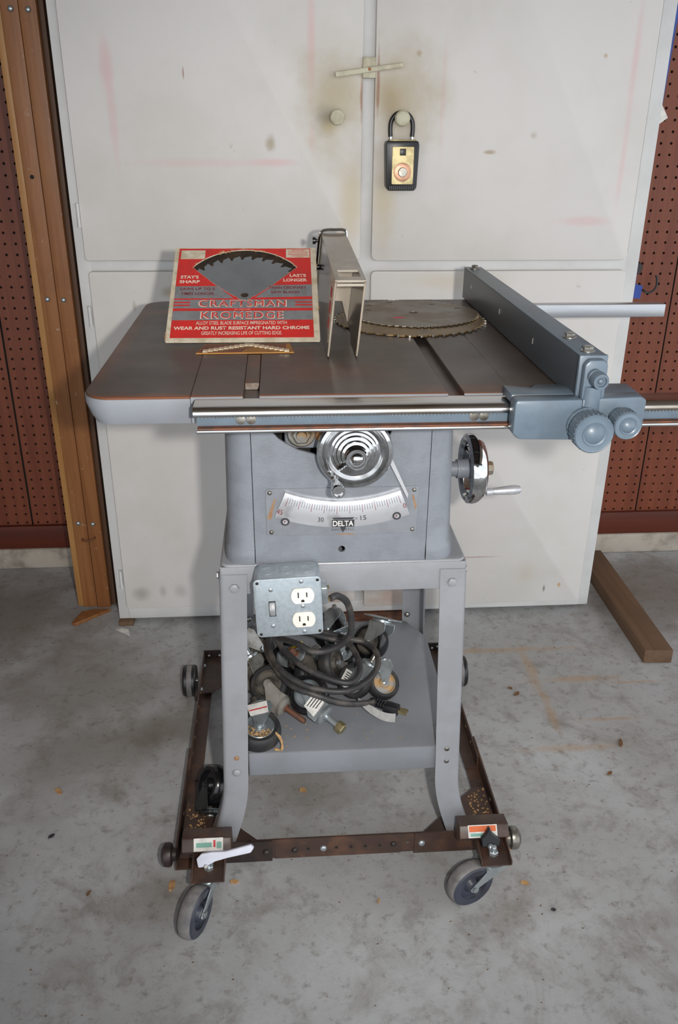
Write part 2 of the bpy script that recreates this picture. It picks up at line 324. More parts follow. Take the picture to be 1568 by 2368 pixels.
def rrect(x0, x1, y0, y1, r, n=5):
    P = []
    for cx, cy, a0 in ((x1-r, y1-r, 0), (x0+r, y1-r, 90), (x0+r, y0+r, 180), (x1-r, y0+r, 270)):
        for k in range(n+1): a = radians(a0 + 90*k/n); P.append((cx + r*cos(a), cy + r*sin(a)))
    return P
def circ(cx, cy, r, n=12, a0=0.0): return [(cx + r*cos(2*pi*k/n + a0), cy + r*sin(2*pi*k/n + a0)) for k in range(n)]
def hexbolt(c, d, r=0.006, h=0.004, washer=True):
    d = Vector(d).normalized(); c = Vector(c); b = lathe([(r*0.9,0),(r,h*0.25),(r,h*0.8),(r*0.8,h)], c, d, 6)
    if washer: b = join(b, lathe([(r*1.4,-0.0005),(r*1.4,0.0008)], c, d, 18))
    return b
def domebolt(c, d, r=0.006, h=0.004): return lathe([(r,0),(r*0.95,h*0.4),(r*0.7,h*0.8),(r*0.3,h*0.98),(0,h)], c, d, 14)

# ------------------------------------------------------------------ object helpers
def put(name, bm, mat, parent=None, world=True, ang=35, label=None, kind=None, smooth=True):
    """one mesh object; vertices are given in world space and shifted to the parent thing's origin"""
    me = bpy.data.meshes.new(name); bm.to_mesh(me); bm.free()
    if isinstance(mat, str): mat = MAT[mat]
    me.materials.append(mat)
    o = bpy.data.objects.new(name, me); COL.objects.link(o)
    if parent is not None:
        if world and 'ox' in ORG.get(parent.name, {}):
            g = ORG[parent.name]; me.transform(Matrix.Translation((-g['ox'], -g['oy'], -g['oz'])))
            ORG[o.name] = g
        o.parent = parent
    if smooth: me.shade_smooth(); me.set_sharp_from_angle(angle=radians(ang))
    if label: o['label'] = label
    if kind: o['kind'] = kind
    return o
ORG = {}
def thing(name, label, cat, loc=(0,0,0), group=None, kind=None):
    o = bpy.data.objects.new(name, None); COL.objects.link(o); o.location = loc; o.empty_display_size = 0.05
    ORG[o.name] = dict(ox=loc[0], oy=loc[1], oz=loc[2])
    if kind: o['kind'] = kind
    else: o['label'] = label; o['category'] = cat
    if group: o['group'] = group
    return o
def one(name, bm, mat, label, cat, group=None, origin=None, ang=35):
    """a thing that is a single mesh, its origin at its base"""
    vs_ = [v.co for v in bm.verts]; mn = Vector([min(v[i] for v in vs_) for i in range(3)]); mx = Vector([max(v[i] for v in vs_) for i in range(3)])
    g = origin or ((mn.x+mx.x)/2, (mn.y+mx.y)/2, mn.z)
    o = put(name, bm, mat, ang=ang); o.data.transform(Matrix.Translation((-g[0], -g[1], -g[2]))); o.location = g
    ORG[o.name] = dict(ox=g[0], oy=g[1], oz=g[2])
    o['label'] = label; o['category'] = cat
    if group: o['group'] = group
    return o
def struct(name, bm, mat, parent=None):
    o = put(name, bm, mat, parent); 
    if parent is None: o['kind'] = 'structure'
    return o
def text(name, s, M, wdt, hgt, mat, parent, bold=0.0, ext=0.00015, spacing=1.0, shear=0.0):
    """flat lettering as a mesh, fitted to wdt x hgt, centred on the frame M (x right, y up, z out)"""
    cu = bpy.data.curves.new(name, 'FONT'); cu.body = s; cu.size = 1.0; cu.offset = bold; cu.space_character = spacing; cu.shear = shear; cu.resolution_u = 3
    to = bpy.data.objects.new(name+'_tmp', cu); COL.objects.link(to)
    dg = bpy.context.evaluated_depsgraph_get(); me = bpy.data.meshes.new_from_object(to.evaluated_get(dg)); bpy.data.objects.remove(to); bpy.data.curves.remove(cu)
    xs = [v.co.x for v in me.vertices]; ys = [v.co.y for v in me.vertices]
    cx, cy, sx, sy = (min(xs)+max(xs))/2, (min(ys)+max(ys))/2, wdt/(max(xs)-min(xs)), hgt/(max(ys)-min(ys))
    me.transform(M @ Matrix.Translation((0,0,ext)) @ Matrix.Diagonal((sx, sy, 1, 1)) @ Matrix.Translation((-cx, -cy, 0)))
    me.name = name; me.materials.clear(); me.materials.append(MAT[mat])
    o = bpy.data.objects.new(name, me); COL.objects.link(o); o.parent = parent
    if 'ox' in ORG.get(parent.name, {}):
        g = ORG[parent.name]; me.transform(Matrix.Translation((-g['ox'], -g['oy'], -g['oz']))); ORG[o.name] = g
    return o
def basis(o, x, y, z=None):
    x, y = Vector(x).normalized(), Vector(y).normalized(); z = Vector(z) if z else x.cross(y)
    return Matrix(((x.x, y.x, z.x, o[0]), (x.y, y.y, z.y, o[1]), (x.z, y.z, z.z, o[2]), (0,0,0,1)))
XZ = lambda x, y, z: basis((x,y,z), (1,0,0), (0,0,1), (0,-1,0))      # a sheet facing the camera side (-y)
def thing_local(name, label, cat, M, group=None):
    o = bpy.data.objects.new(name, None); COL.objects.link(o); o.matrix_world = M; o.empty_display_size = 0.03
    ORG[o.name] = {}; o['label'] = label; o['category'] = cat
    if group: o['group'] = group
    return o
def share(name, me, loc, parent, rot=None):
    """a repeated piece that shares its mesh data; loc in world space"""
    o = bpy.data.objects.new(name, me); COL.objects.link(o); o.parent = parent; g = ORG.get(parent.name, {})
    o.location = (loc[0]-g.get('ox',0), loc[1]-g.get('oy',0), loc[2]-g.get('oz',0))
    if rot: o.rotation_euler = rot
    return o
def mesh_of(name, bm, mat):
    me = bpy.data.meshes.new(name); bm.to_mesh(me); bm.free(); me.materials.append(MAT[mat]); me.shade_smooth(); me.set_sharp_from_angle(angle=radians(35)); return me

# ================================================================== the setting
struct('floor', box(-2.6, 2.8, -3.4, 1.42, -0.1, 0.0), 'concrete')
WY = 1.27
wall = struct('wall_back', box(-2.6, 2.8, WY+0.012, WY+0.12, 0.0, 2.5), 'dark')
def pegboard(x0, nx, z0, nz, pitch=0.0268, hr=0.0036, t=0.006, cut=None):
    """hardboard sheet with real round holes"""
    bm = nb()
    for j in range(nz):
        for i in range(nx):
            ax, az = x0 + i*pitch, z0 + j*pitch; cx, cz = ax + pitch/2, az + pitch/2
            oc = [(ax+pitch,cz),(ax+pitch,az+pitch),(cx,az+pitch),(ax,az+pitch),(ax,cz),(ax,az),(cx,az),(ax+pitch,az)]
            O = [bm.verts.new((x, WY, z)) for x, z in oc]
            I = [bm.verts.new((cx+hr*cos(pi/4*k), WY, cz+hr*sin(pi/4*k))) for k in range(8)]
            B = [bm.verts.new((cx+hr*cos(pi/4*k), WY+t, cz+hr*sin(pi/4*k))) for k in range(8)]
            for k in range(8):
                k2 = (k+1) % 8
                bm.faces.new((O[k], I[k], I[k2], O[k2])); bm.faces.new((I[k], B[k], B[k2], I[k2]))
    bmesh.ops.remove_doubles(bm, verts=bm.verts, dist=1e-5)
    bmesh.ops.recalc_face_normals(bm, faces=bm.faces)
    f = next(f for f in bm.faces if abs(f.normal.y) > 0.9)
    if f.normal.y > 0: bmesh.ops.reverse_faces(bm, faces=bm.faces)
    x1, z1 = x0+nx*pitch, z0+nz*pitch
    return bm
P = 0.0268
for (x0, n) in ((-1.2225, 15), (-0.8155, 15), (0.577, 15), (0.983, 15)):
    o = put('pegboard_panel', pegboard(x0, n, 0.128, 52), 'peg', wall, smooth=False)
# plain boarding around and above the panels in view
put('wall_board', box(-2.6, -1.2235, WY-0.004, WY+0.012, 0.128, 2.5), 'peg', wall)
put('wall_board', box(-1.2235, 1.386, WY-0.002, WY+0.012, 0.128+52*P, 2.5), 'peg', wall)
put('wall_board', box(-0.4125, 0.576, WY-0.002, WY+0.012, 0.128, 0.128+52*P), 'peg', wall)
put('wall_board', box(1.386, 2.8, WY-0.004, WY+0.012, 0.128, 2.5), 'peg', wall)
bb = struct('baseboard_back', box(-2.6, 2.8, WY-0.014, WY+0.012, 0.062, 0.135, 0.003), 'redboard')
struct('trim_1', box(-2.6, 2.8, WY-0.02, WY+0.012, 0.0, 0.064, 0.006), 'curb')
struct('ceiling', box(-2.6, 2.8, -2.6, 1.42, 2.5, 2.6), 'ceil')
struct('wall_left', box(-2.7, -2.6, -2.6, 1.42, 0.0, 2.6), 'wallp')

# ------------------------------------------------------------------ timber post
t = thing('timber_post', 'varnished brown timber post of bolted boards left of white cabinet', 'post', (-0.60, 1.04, 0))
put('board', box(-0.632, -0.5965, 1.0, 1.10, 0.012, 2.5, 0.002), 'post', t)
put('board', box(-0.5955, -0.5605, 0.9985, 1.10, 0.010, 2.5, 0.002), 'post', t)
put('edge_strip', box(-0.6475, -0.6325, 1.004, 1.09, 0.014, 2.5, 0.002), 'post_light', t)
put('edge_strip', box(-0.560, -0.549, 1.012, 1.09, 0.010, 2.5, 0.001), 'post_shaded', t)  # right side of the post as a strip, its shade painted in
bm_ = mesh_of('bolt_head', domebolt((0,0,0), (0,-1,0), 0.006, 0.004), 'zinc')
for (x, z) in ((-0.6115,1.4045), (-0.577,1.4035), (-0.617,0.8308), (-0.581,0.829), (-0.6165,0.263), (-0.580,0.26)): share('bolt_head', bm_, (x, 0.9975, z), t)
put('wire_staple', tube(catmull([(-0.610,0.999,0.219),(-0.609,0.990,0.217),(-0.600,0.988,0.216),(-0.588,0.988,0.219),(-0.580,0.990,0.222),(-0.579,0.998,0.222)], 5), 0.0022, 8), 'rust', t)
put('nail_head', domebolt((-0.6145,0.9995,1.091), (0,-1,0), 0.0045, 0.002), 'dark', t)

# ------------------------------------------------------------------ cabinet
CY = 0.936
cab = thing('storage_cabinet', 'tall white painted double-door storage cabinet with stained doors behind the saw', 'cabinet', (0.1, 1.09, 0))
put('carcass', join(box(-0.526, 0.731, 0.96, 1.24, 0.012, 2.45), box(-0.527,-0.497, CY, 0.97, 0.012, 2.45, 0.002), box(0.702, 0.732, CY, 0.97, 0.012, 2.45, 0.002), box(0.085, 0.123, CY+0.001, 0.97, 0.02, 2.45, 0.002),
    box(-0.5, 0.705, CY+0.0005, 0.97, 0.89, 0.94, 0.001), box(-0.5, 0.705, CY-0.004, 0.97, 0.014, 0.048, 0.002)), 'cab_frame', cab)
DY = 0.921
def door(x0, x1, z0, z1, mat, r=0.006):
    return put('door', prism(rrect(x0, x1, z0, z1, r, 4), (0, DY+0.0155, 0), (1,0,0), (0,0,1), 0.0155, 0.0025, 2), mat, cab)
dul = door(-0.5055, 0.0915, 0.9265, 2.0, 'cab_door_ul'); dur = door(0.1165, 0.6965, 0.9245, 2.0, 'cab_door_ur', 0.012)
dll = door(-0.502, 0.0925, 0.050, 0.9035, 'cab_door_ll', 0.008); dlr = door(0.1165, 0.6995, 0.034, 0.902, 'cab_door_lr', 0.01)
def knob(x, z, par): return put('knob', lathe([(0.007,0),(0.006,0.010),(0.010,0.014),(0.0155,0.020),(0.0158,0.025),(0.013,0.029),(0.006,0.031),(0,0.0313)], (x, DY, z), (0,-1,0), 24), 'knob_cream', par)
knob(0.0385, 1.212, dul); knob(0.172, 1.2105, dur)
for (z0, z1, d) in ((0.996,1.044,dul), (0.784,0.829,dll), (0.113,0.163,dll), (1.85,1.90,dul)):
    put('hinge', join(cyl((-0.5085, DY-0.001, z0), (-0.5085, DY-0.001, z1), 0.0035, n=10), box(-0.52,-0.508, DY+0.011, DY+0.016, z0+0.003, z1-0.003)), 'cab_frame', d)
lt = put('latch_block', box(0.0905, 0.1165, DY-0.006, CY+0.001, 1.284, 1.322, 0.0015), 'knob_cream', cab)
a, b = Vector((0.034,0,1.2895)), Vector((0.173,0,1.3085)); dv = (b-a).normalized(); nv = Vector((-dv.z,0,dv.x))
put('turn_stick', prism([(0,-0.0055),(0.139,-0.0045),(0.139,0.0045),(0,0.0055)], (a.x, DY-0.006, a.z), dv, nv, 0.009, 0.0015), 'knob_cream', lt)
put('screw', domebolt((0.1035, DY-0.0145, 1.3), (0,-1,0), 0.0035, 0.0015), 'rustspot', lt)
put('top_door_panel', box(-0.5, 0.70, DY, CY, 2.03, 2.43, 0.003), 'cab_frame', cab)

# key safe hanging on the right knob
lb = thing('lock_box', 'black and brass combination key lock box hanging from the right cabinet knob', 'lock box', (0.172, 0.9, 1.072))
put('shell', prism([(0.1395,1.1685),(0.1375,1.160),(0.1405,1.080),(0.146,1.0725),(0.2,1.0725),(0.205,1.079),(0.2075,1.160),(0.2055,1.1685)], (0, DY-0.003, 0), (1,0,0), (0,0,1), 0.036, 0.003, 2), 'black', lb)
put('face_plate', prism(rrect(0.151, 0.1965, 1.085, 1.158, 0.003), (0, DY-0.0385, 0), (1,0,0), (0,0,1), 0.0015, 0.0006), 'brass', lb)
put('top_plate', box(0.145, 0.201, DY-0.036, DY-0.008, 1.1685, 1.171, 0.0008), 'brass', lb)
put('dial', lathe([(0.0185,0),(0.0185,0.0012),(0.0165,0.002),(0.011,0.0024)], (0.1735, DY-0.0398, 1.109), (0,-1,0), 32), 'copper', lb)
put('dial_knob', lathe([(0.0095,0),(0.0095,0.005),(0.0085,0.0065),(0,0.0068)], (0.1735, DY-0.041, 1.109), (0,-1,0), 20), 'steel', lb)
put('release_button', box(0.167, 0.1795, DY-0.0425, DY-0.0395, 1.141, 1.154, 0.001), 'black', lb)
ridg = nb()
for k in range(14): ridg = join(ridg, box(0.147+k*0.004, 0.149+k*0.004, DY-0.0405, DY-0.038, 1.0745, 1.082))
put('grip_ribs', ridg, 'black', lb)
sy = DY-0.0082
put('shackle', tube(catmull([(0.1505,sy,1.176),(0.1495,sy,1.192),(0.1515,sy,1.206),(0.160,sy,1.2175),(0.173,sy,1.2218),(0.186,sy,1.2175),(0.1945,sy,1.206),(0.1965,sy,1.192),(0.1955,sy,1.176)], 6), 0.0046, 12), 'black', lb)
for x in (0.1505, 0.1955): put('shackle_pin', cyl((x,sy,1.168),(x,sy,1.178),0.0034), 'chrome', lb)

# bits beside the cabinet
one('blue_tape', prism([(0,0.835),(0.022,0.832),(0.024,0.862),(0.006,0.866),(0.004,1.0),(0.0012,1.05),(0.0045,1.10),(0.002,1.16),(0.006,1.25),(0.010,1.38),(0.012,1.5),(0,1.5)], (0.7325, 0.955, 0), (1,0,0), (0,0,1), 0.004), 'blue_tarp', 'strip of blue tape stuck along the right edge of the white cabinet', 'tape')
one('paper_tab', prism([(0,1.2),(0.022,1.216),(0.004,1.243),(0,1.243)], (0.731, 0.95, 0), (1,0,0), (0,0,1), 0.002), 'paper', 'torn white paper tab sticking out beside the cabinet top right', 'paper')
one('peg_hook', tube(catmull([(0.882,1.268,0.80),(0.884,1.245,0.80),(0.900,1.235,0.794),(0.917,1.235,0.808),(0.917,1.237,0.832),(0.912,1.238,0.838)], 6), 0.0028, 8), 'black', 'bent dark wire hook hanging on the right pegboard', 'hook')
one('bracket_clip', prism([(0,0),(0.012,0.004),(0.016,0.022),(0.006,0.034),(0,0.03)], (0.845, 1.225, 0.845), (1,0,0), (0,0,1), 0.02, 0.002), 'base_dark', 'small dark clip on the pegboard above the blue tape scrap', 'clip')

# ------------------------------------------------------------------ timber on the floor
pb = prism([(0.783,0.672),(0.853,0.668),(0.862,1.20),(0.793,1.20)], (0,0,0.001), (1,0,0), (0,1,0), 0.037, 0.002, 2)
one('floor_plank', pb, 'plank', 'weathered brown timber plank lying on the floor right of the cabinet', 'plank')
one('wood_offcut', prism([(-0.650,0.930),(-0.640,0.924),(-0.572,0.985),(-0.560,0.994),(-0.60,0.996),(-0.635,0.985)], (0,0,0.0), (1,0,0), (0,1,0), 0.009, 0.001), 'post', 'thin brown wood offcut lying under the timber post', 'wood')
one('wood_shim', box(-0.527,-0.489,0.918,0.95,0.0,0.0115,0.001), 'plank', 'small brown wood shim under the left cabinet corner', 'wood')
one('paper_scrap', prism([(-0.533,0.899),(-0.515,0.905),(-0.499,0.898),(-0.490,0.866)], (0,0,0.001), (1,0,0), (0,1,0), 0.0015), 'paper', 'white paper scrap on the floor near the left cabinet corner', 'paper')
one('red_shim', box(0.02, 0.28, 0.905, 0.95, 0.0, 0.011, 0.001), 'rust', 'red-brown board strip under the cabinet seen through the stand', 'wood')

# ================================================================== table saw
H = 0.90; D = 0.602; SK = 0.866
saw = thing('table_saw', 'old grey contractor table saw with rusty cast iron top on a steel leg stand', 'table saw', (0.0, 0.33, 0.043))
# main casting with two mitre grooves
s1, s2 = 0.1165, 0.1360
top = nb()
for (a, b) in ((-0.1995,-s2), (-s1,s1), (s2,0.1995)):
    top = join(top, box(a, b, 0.0, D, H-0.010, H, 0.0008, 1))
put('table_plate', top, 'iron', saw)
put('groove_floor', box(-0.1985, 0.1985, 0.0008, D-0.001, H-0.020, H-0.0095), 'iron', saw)
sk = nb()
for (a, b) in ((-0.1995,-s2-0.0002), (-s1+0.0002,s1-0.0002), (s2+0.0002,0.1995)):
    sk = join(sk, box(a, b, -0.0012, 0.010, H-0.0098, H-0.0012, 0.0006, 1))
sk = join(sk, box(-0.1995, 0.1995, -0.0012, 0.010, SK, H-0.0098, 0.0008, 1))
put('table_skirt', sk, 'table_skirt', saw)
put('table_skirt', box(-0.1995, 0.1995, D-0.009, D+0.001, SK, H-0.012), 'table_skirt', saw)
def wing(sgn):
    xo, xi = 0.3305, 0.1998
    P = [(xi,0.0)]
    R = 0.036
    for k in range(9): a = radians(-90+90*k/8); P.append((xo-R+R*cos(a), R+R*sin(a)))
    for k in range(9): a = radians(90*k/8); P.append((xo-R+R*cos(a), D-R+R*sin(a)))
    P.append((xi, D))
    pl = [(sgn*x, y) for x, y in P]
    if sgn < 0: pl.reverse()
    o = put('extension_wing', prism(pl, (0,0,H-0.0085), (1,0,0), (0,1,0), 0.0083, 0.0008, 1), 'iron', saw)
    # rim: same outline, slightly drawn in and tapered towards its foot
    bm = nb(); rings = []
    for (z, ins) in ((H-0.003, -0.0012), (H-0.012, -0.0014), (SK+0.006, 0.004), (SK-0.003, 0.009), (SK-0.004, 0.013)):
        ring = []
        for (x, y) in P:
            cx, cy = min(max(x, xi), xo-R), min(max(y, R), D-R); d = Vector((x-cx, y-cy)); 
            n_ = d.normalized() if d.length > 1e-6 else Vector((0,0))
            if x == xi: n_ = Vector((0, -1 if y < 0.3 else 1))
            ring.append(bm.verts.new((sgn*(x - n_.x*ins), y - n_.y*ins, z)))
        rings.append(ring)
    for a, b in zip(rings, rings[1:]):
        for k in range(len(a)-1): bm.faces.new((a[k], a[k+1], b[k+1], b[k]))
    bmesh.ops.recalc_face_normals(bm, faces=bm.faces)
    bmesh.ops.solidify(bm, geom=bm.faces[:], thickness=0.006)
    put('wing_rim', bm, 'table_skirt', o)
wing(-1); wing(1)
for x in (-0.31, 0.205):
    for y in (0.2, 0.4): put('wing_web', box(x, x+0.105, y, y+0.01, SK, H-0.009), 'table_skirt', saw)

# front rail
RX0, RX1 = -0.1935, 0.56
rail = put('front_rail', join(box(RX0+0.003, RX1, -0.030, -0.004, 0.872, 0.890), box(RX0+0.05, RX0+0.1, -0.006, 0.002, 0.872, 0.888)), 'fence', saw)
pr = [(-0.004,0.8895),(-0.004,0.8975)] + [(-0.034+0.0115*cos(radians(a))*1.0+0.0, 0.886+0.0115*sin(radians(a))) for a in (90,115,140,165,185,205)] + [(-0.036,0.8815),(-0.030,0.8838)]
pr = [(-0.004,0.8895),(-0.004,0.8975),(-0.032,0.8975),(-0.0375,0.8965),(-0.041,0.893),(-0.042,0.889),(-0.041,0.8865),(-0.036,0.886),(-0.030,0.8895)]
put('rail_top', prism([(y, z) for y, z in reversed(pr)], (RX0,0,0), (0,1,0), (0,0,1), RX1-RX0, 0.0), 'rail_chrome', rail, ang=50)
put('rail_lip', join(box(RX0+0.003, RX1, -0.043, -0.006, 0.8665, 0.8705, 0.001)), 'rail_chrome', rail)
put('rail_groove', box(RX0+0.004, RX1, -0.040, -0.010, 0.8704, 0.8722), 'rust', rail)
gr = nb(); n = 175
for k in range(n):
    x = RX0 + 0.004 + k*(RX1-RX0-0.006)/n
    if 0.17 < x < 0.35: continue
    q = [gr.verts.new(c) for c in ((x,-0.0365,0.8862),(x+0.0028,-0.0365,0.8862),(x+0.0014,-0.0365,0.8832),(x,-0.031,0.8862),(x+0.0028,-0.031,0.8862),(x+0.0014,-0.031,0.8832))]
    gr.faces.new((q[0],q[2],q[1])); gr.faces.new((q[0],q[3],q[5],q[2])); gr.faces.new((q[1],q[2],q[5],q[4]))
put('gear_rack', gr, 'steel', rail, smooth=False, kind='stuff')
for x in (-0.1385, -0.126, 0.1435, 0.1555): put('rail_screw', lathe([(0.0062,0),(0.0060,0.0008),(0.003,0.0014),(0,0.0015)], (x,-0.030,0.8795), (0,-1,0), 16), 'steel', rail)
put('rail_end', box(RX0-0.001, RX0+0.0035, -0.036, -0.006, 0.886, 0.897), 'base_dark', rail)
put('rear_rail', box(-0.20, 0.6585, 0.606, 0.628, 0.8625, 0.8875, 0.002), 'bar_steel', saw)

# body
BY = 0.13; zb0, zb1 = 0.598, 0.868
def bodyring(z, grow=0.0):
    t_ = (z-zb0)/(zb1-zb0); xl = -0.1765 + 0.006*t_ - grow; xr = 0.1665 - 0.008*t_ + grow; y0 = BY - grow; y1 = 0.522 + grow; R = 0.036
    pts = [(-0.1345, y0)]
    for k in range(9): a = radians(270-90*k/8); pts.append((xl+R+R*cos(a), y0+R+R*sin(a)))
    for k in range(5): a = radians(180-90*k/4); pts.append((xl+R+R*cos(a), y1-R+R*sin(a)))
    for k in range(5): a = radians(90-90*k/4); pts.append((xr-R+R*cos(a), y1-R+R*sin(a)))
    for k in range(9): a = radians(0-90*k/8); pts.append((xr-R+R*cos(a), y0+R+R*sin(a)))
    pts.append((0.1240, y0)); return pts
bm = nb(); rings = [[bm.verts.new((x, y, z)) for x, y in bodyring(z, g)] for z, g in ((zb0,0.0035),(zb0+0.012,0.0035),(zb0+0.020,0.0025),(zb0+0.028,0.0),(zb0+0.1,0),(zb1,0))]
for a, b in zip(rings, rings[1:]):
    for k in range(len(a)-1): bm.faces.new((a[k], b[k], b[k+1], a[k+1]))
bmesh.ops.recalc_face_normals(bm, faces=bm.faces); bmesh.ops.solidify(bm, geom=bm.faces[:], thickness=0.004)
body = put('body', bm, 'grey', saw, ang=50)
fp = [(-0.1337,zb0),(0.1232,zb0),(0.1232,zb1),(0.075,zb1),(0.072,0.825),(0.062,0.795),(0.04,0.772),(0.010,0.7645),(-0.0425,0.7720),(-0.067,0.7792),(-0.0852,0.7899),(-0.095,0.797),(-0.104,0.8075),(-0.106,zb1),(-0.1337,zb1)]
hole = circ(-0.0041, 0.6195, 0.0052, 14)
put('front_panel', prism(fp, (0,BY+0.005,0), (1,0,0), (0,0,1), 0.0058, 0.0008, 1, hole=hole), 'grey', body)
put('cavity_back', box(-0.165, 0.155, 0.20, 0.21, 0.60, 0.865), 'dark', body)
# trunnion bits seen through the arc slot
tr = put('trunnion', prism(rrect(-0.086,-0.01,0.772,0.82,0.012), (0,0.175,0), (1,0,0), (0,0,1), 0.02, 0.002), 'grey', body)
put('trunnion_nut', join(lathe([(0.021,0),(0.021,0.006),(0.019,0.008)], (-0.062,0.155,0.7975), (0,-1,0), 24), lathe([(0.0145,0.008),(0.0145,0.014),(0.012,0.016)], (-0.062,0.155,0.7975), (0,-1,0), 6), lathe([(0.008,0.016),(0.007,0.021),(0,0.0215)], (-0.062,0.155,0.7975), (0,-1,0), 16)), 'nut_metal', tr)
put('trunnion_pin', cyl((-0.0355,0.15,0.788),(-0.0355,0.15,0.81),0.006), 'rustspot', tr)
put('slot_edge', prism([(-0.112,0.845),(-0.098,0.845),(-0.098,0.79),(-0.112,0.81)], (0,0.15,0), (1,0,0), (0,0,1), 0.004), 'dark', tr)

# front hand wheel (axis towards the viewer)
WC = Vector((0.0110, 0.0, 0.787))
prof = [(0.010,0.0),(0.016,0.0),(0.016,0.008),(0.035,0.004),(0.044,-0.002),(0.0505,-0.002),(0.0535,0.004),(0.0535,0.012),(0.051,0.0165),(0.0465,0.0175),(0.0445,0.013),(0.0415,0.008),(0.040,0.007),
        (0.0385,0.0085),(0.0365,0.0105),(0.0350,0.0135),(0.0335,0.0138),(0.0318,0.0142),(0.0305,0.0172),(0.0290,0.0176),(0.0272,0.0180),(0.0258,0.0212),(0.0240,0.0217),(0.0215,0.0223),(0.0200,0.0262),(0.0165,0.0272),(0.0160,0.030),(0.0160,0.038),(0.0145,0.0405),(0.0125,0.0405),(0.0115,0.0385),(0.0095,0.0385),(0.0085,0.0405),(0.0060,0.0425),(0.003,0.0438),(0,0.0442)]
fwheel = put('hand_wheel', lathe(prof, (WC.x, 0.108, WC.z), (0,-1,0), 56, close=False), 'chrome', saw, ang=28)
put('wheel_shaft', cyl((WC.x,0.108,WC.z),(WC.x,0.20,WC.z),0.010), 'steel', fwheel)
hb = Vector((-0.0180, 0.096, 0.7480))
put('crank_handle', lathe([(0.006,-0.004),(0.0065,0.006),(0.0050,0.010),(0.0060,0.016),(0.0085,0.030),(0.0098,0.042),(0.0098,0.046),(0.009,0.048),(0.0066,0.048),(0.0062,0.044),(0,0.044)], hb, (0.06,-1,0.0), 24, close=False), 'chrome', fwheel)
# tilt pointer
put('tilt_pointer', prism([(0.052,0.782),(0.060,0.782),(0.0915,0.712),(0.0905,0.7045),(0.086,0.714)], (0,0.1195,0), (1,0,0), (0,0,1), 0.0015, 0.0004), 'alu', fwheel)

# scale plate
sp = put('scale_plate', prism(rrect(-0.1155,0.1078,0.6448,0.7208,0.004), (0,BY-0.0006,0), (1,0,0), (0,0,1), 0.0016, 0.0004), 'plate', saw)
for (x, z) in ((-0.1095,0.7145), (0.1018,0.7150), (-0.1085,0.6512), (0.1015,0.6508)): put('plate_screw', domebolt((x,BY-0.0022,z), (0,-1,0), 0.0034, 0.002), 'steel', sp)
AC = Vector((-0.0035, 0.9285)); R1, R2 = 0.2275, 0.2715
def arc(R, a): return (AC.x + R*sin(radians(a)), AC.y - R*cos(radians(a)))
N_ = 26
bm = nb(); sec = []
for k in range(N_+1):
    a = -21.6 + 43.2*k/N_
    e = 0.0 if 0 < k < N_ else 0.7*(1 if k else -1)
    row = []
    for (R, y) in ((R1-0.0005, BY-0.0022), (R1, BY-0.0085), (R1+0.002, BY-0.0095), (R2-0.006, BY-0.0062), (R2-0.001, BY-0.0045), (R2, BY-0.0022)):
        x, z = arc(R, a); row.append(bm.verts.new((x, y, z)))
    sec.append(row)
for a, b in zip(sec, sec[1:]):
    for k in range(5): bm.faces.new((a[k], b[k], b[k+1], a[k+1]))
for row in (sec[0], sec[-1]): bm.faces.new(row)
bmesh.ops.recalc_face_normals(bm, faces=bm.faces)
sc_ = put('angle_scale', bm, 'alu', sp)
def yface(R): return BY-0.0095 + (R-(R1+0.002))/(R2-0.006-R1-0.002)*0.0033 - 0.0002
tk, tk5 = nb(), nb()
for k in range(46):
    a = 20.2 - 40.0*k/45; big = (k % 5 == 0); Ra, Rb = R1+0.006, R1+(0.0195 if big else 0.0155); hw = 0.00034 if big else 0.00026
    q = []
    tgt = tk5 if big else tk
    for (R, sgn) in ((Ra,-1),(Ra,1),(Rb,1),(Rb,-1)):
        x, z = arc(R, a); q.append(tgt.verts.new((x+sgn*hw*cos(radians(a)), yface(R), z+sgn*hw*sin(radians(a)))))
    tgt.faces.new(q)
put('tick_marks', tk, 'ink', sc_, smooth=False); put('long_tick_marks', tk5, 'card_maroon', sc_, smooth=False)
tilt = Vector((0, 0.075, -1)).normalized(); SV = -tilt
def SC(x, z, rot=0):
    R = AC.y - z + 0.0; M = basis((x, yface(math.hypot(x-AC.x, z-AC.y))-0.0001, z), (cos(rot),0,sin(rot)), SV*1.0, (0,-1,0)); 
    M = Matrix.Translation((x, yface(math.hypot(x-AC.x, z-AC.y))-0.0001, z)) @ basis((0,0,0), (1,0,0), SV) @ Matrix.Rotation(rot, 4, 'Z'); return M
text('scale_number', '45', SC(-0.0955,0.6865,-0.25), 0.0085, 0.0085, 'card_maroon', sc_); text('scale_number', '30', SC(-0.0357,0.6725,-0.08), 0.0085, 0.0075, 'ink', sc_)
text('scale_number', '15', SC(0.0270,0.6742,0.05), 0.0085, 0.0075, 'ink', sc_); text('scale_number', '0', SC(0.0875,0.6925,0.25), 0.0045, 0.0075, 'card_maroon', sc_)
lx, lz = -0.0027, 0.6655
M0 = SC(lx, lz)
lg = put('maker_emblem', prism([(-0.0165,-0.006),(0.0165,-0.006),(0.0165,0.006),(-0.0165,0.006)], M0.translation, M0.col[0].to_3d(), M0.col[1].to_3d(), 0.0002), 'ink', sc_)
put('emblem_roof', prism([(-0.0135,0.0068),(0.0135,0.0068),(0.0165,0.0098),(-0.0165,0.0098)], M0.translation, M0.col[0].to_3d(), M0.col[1].to_3d(), 0.0002), 'ink', lg)
put('emblem_point', prism([(-0.0042,-0.006),(0,-0.0155),(0.0042,-0.006)], M0.translation, M0.col[0].to_3d(), M0.col[1].to_3d(), 0.0002), 'ink', lg)
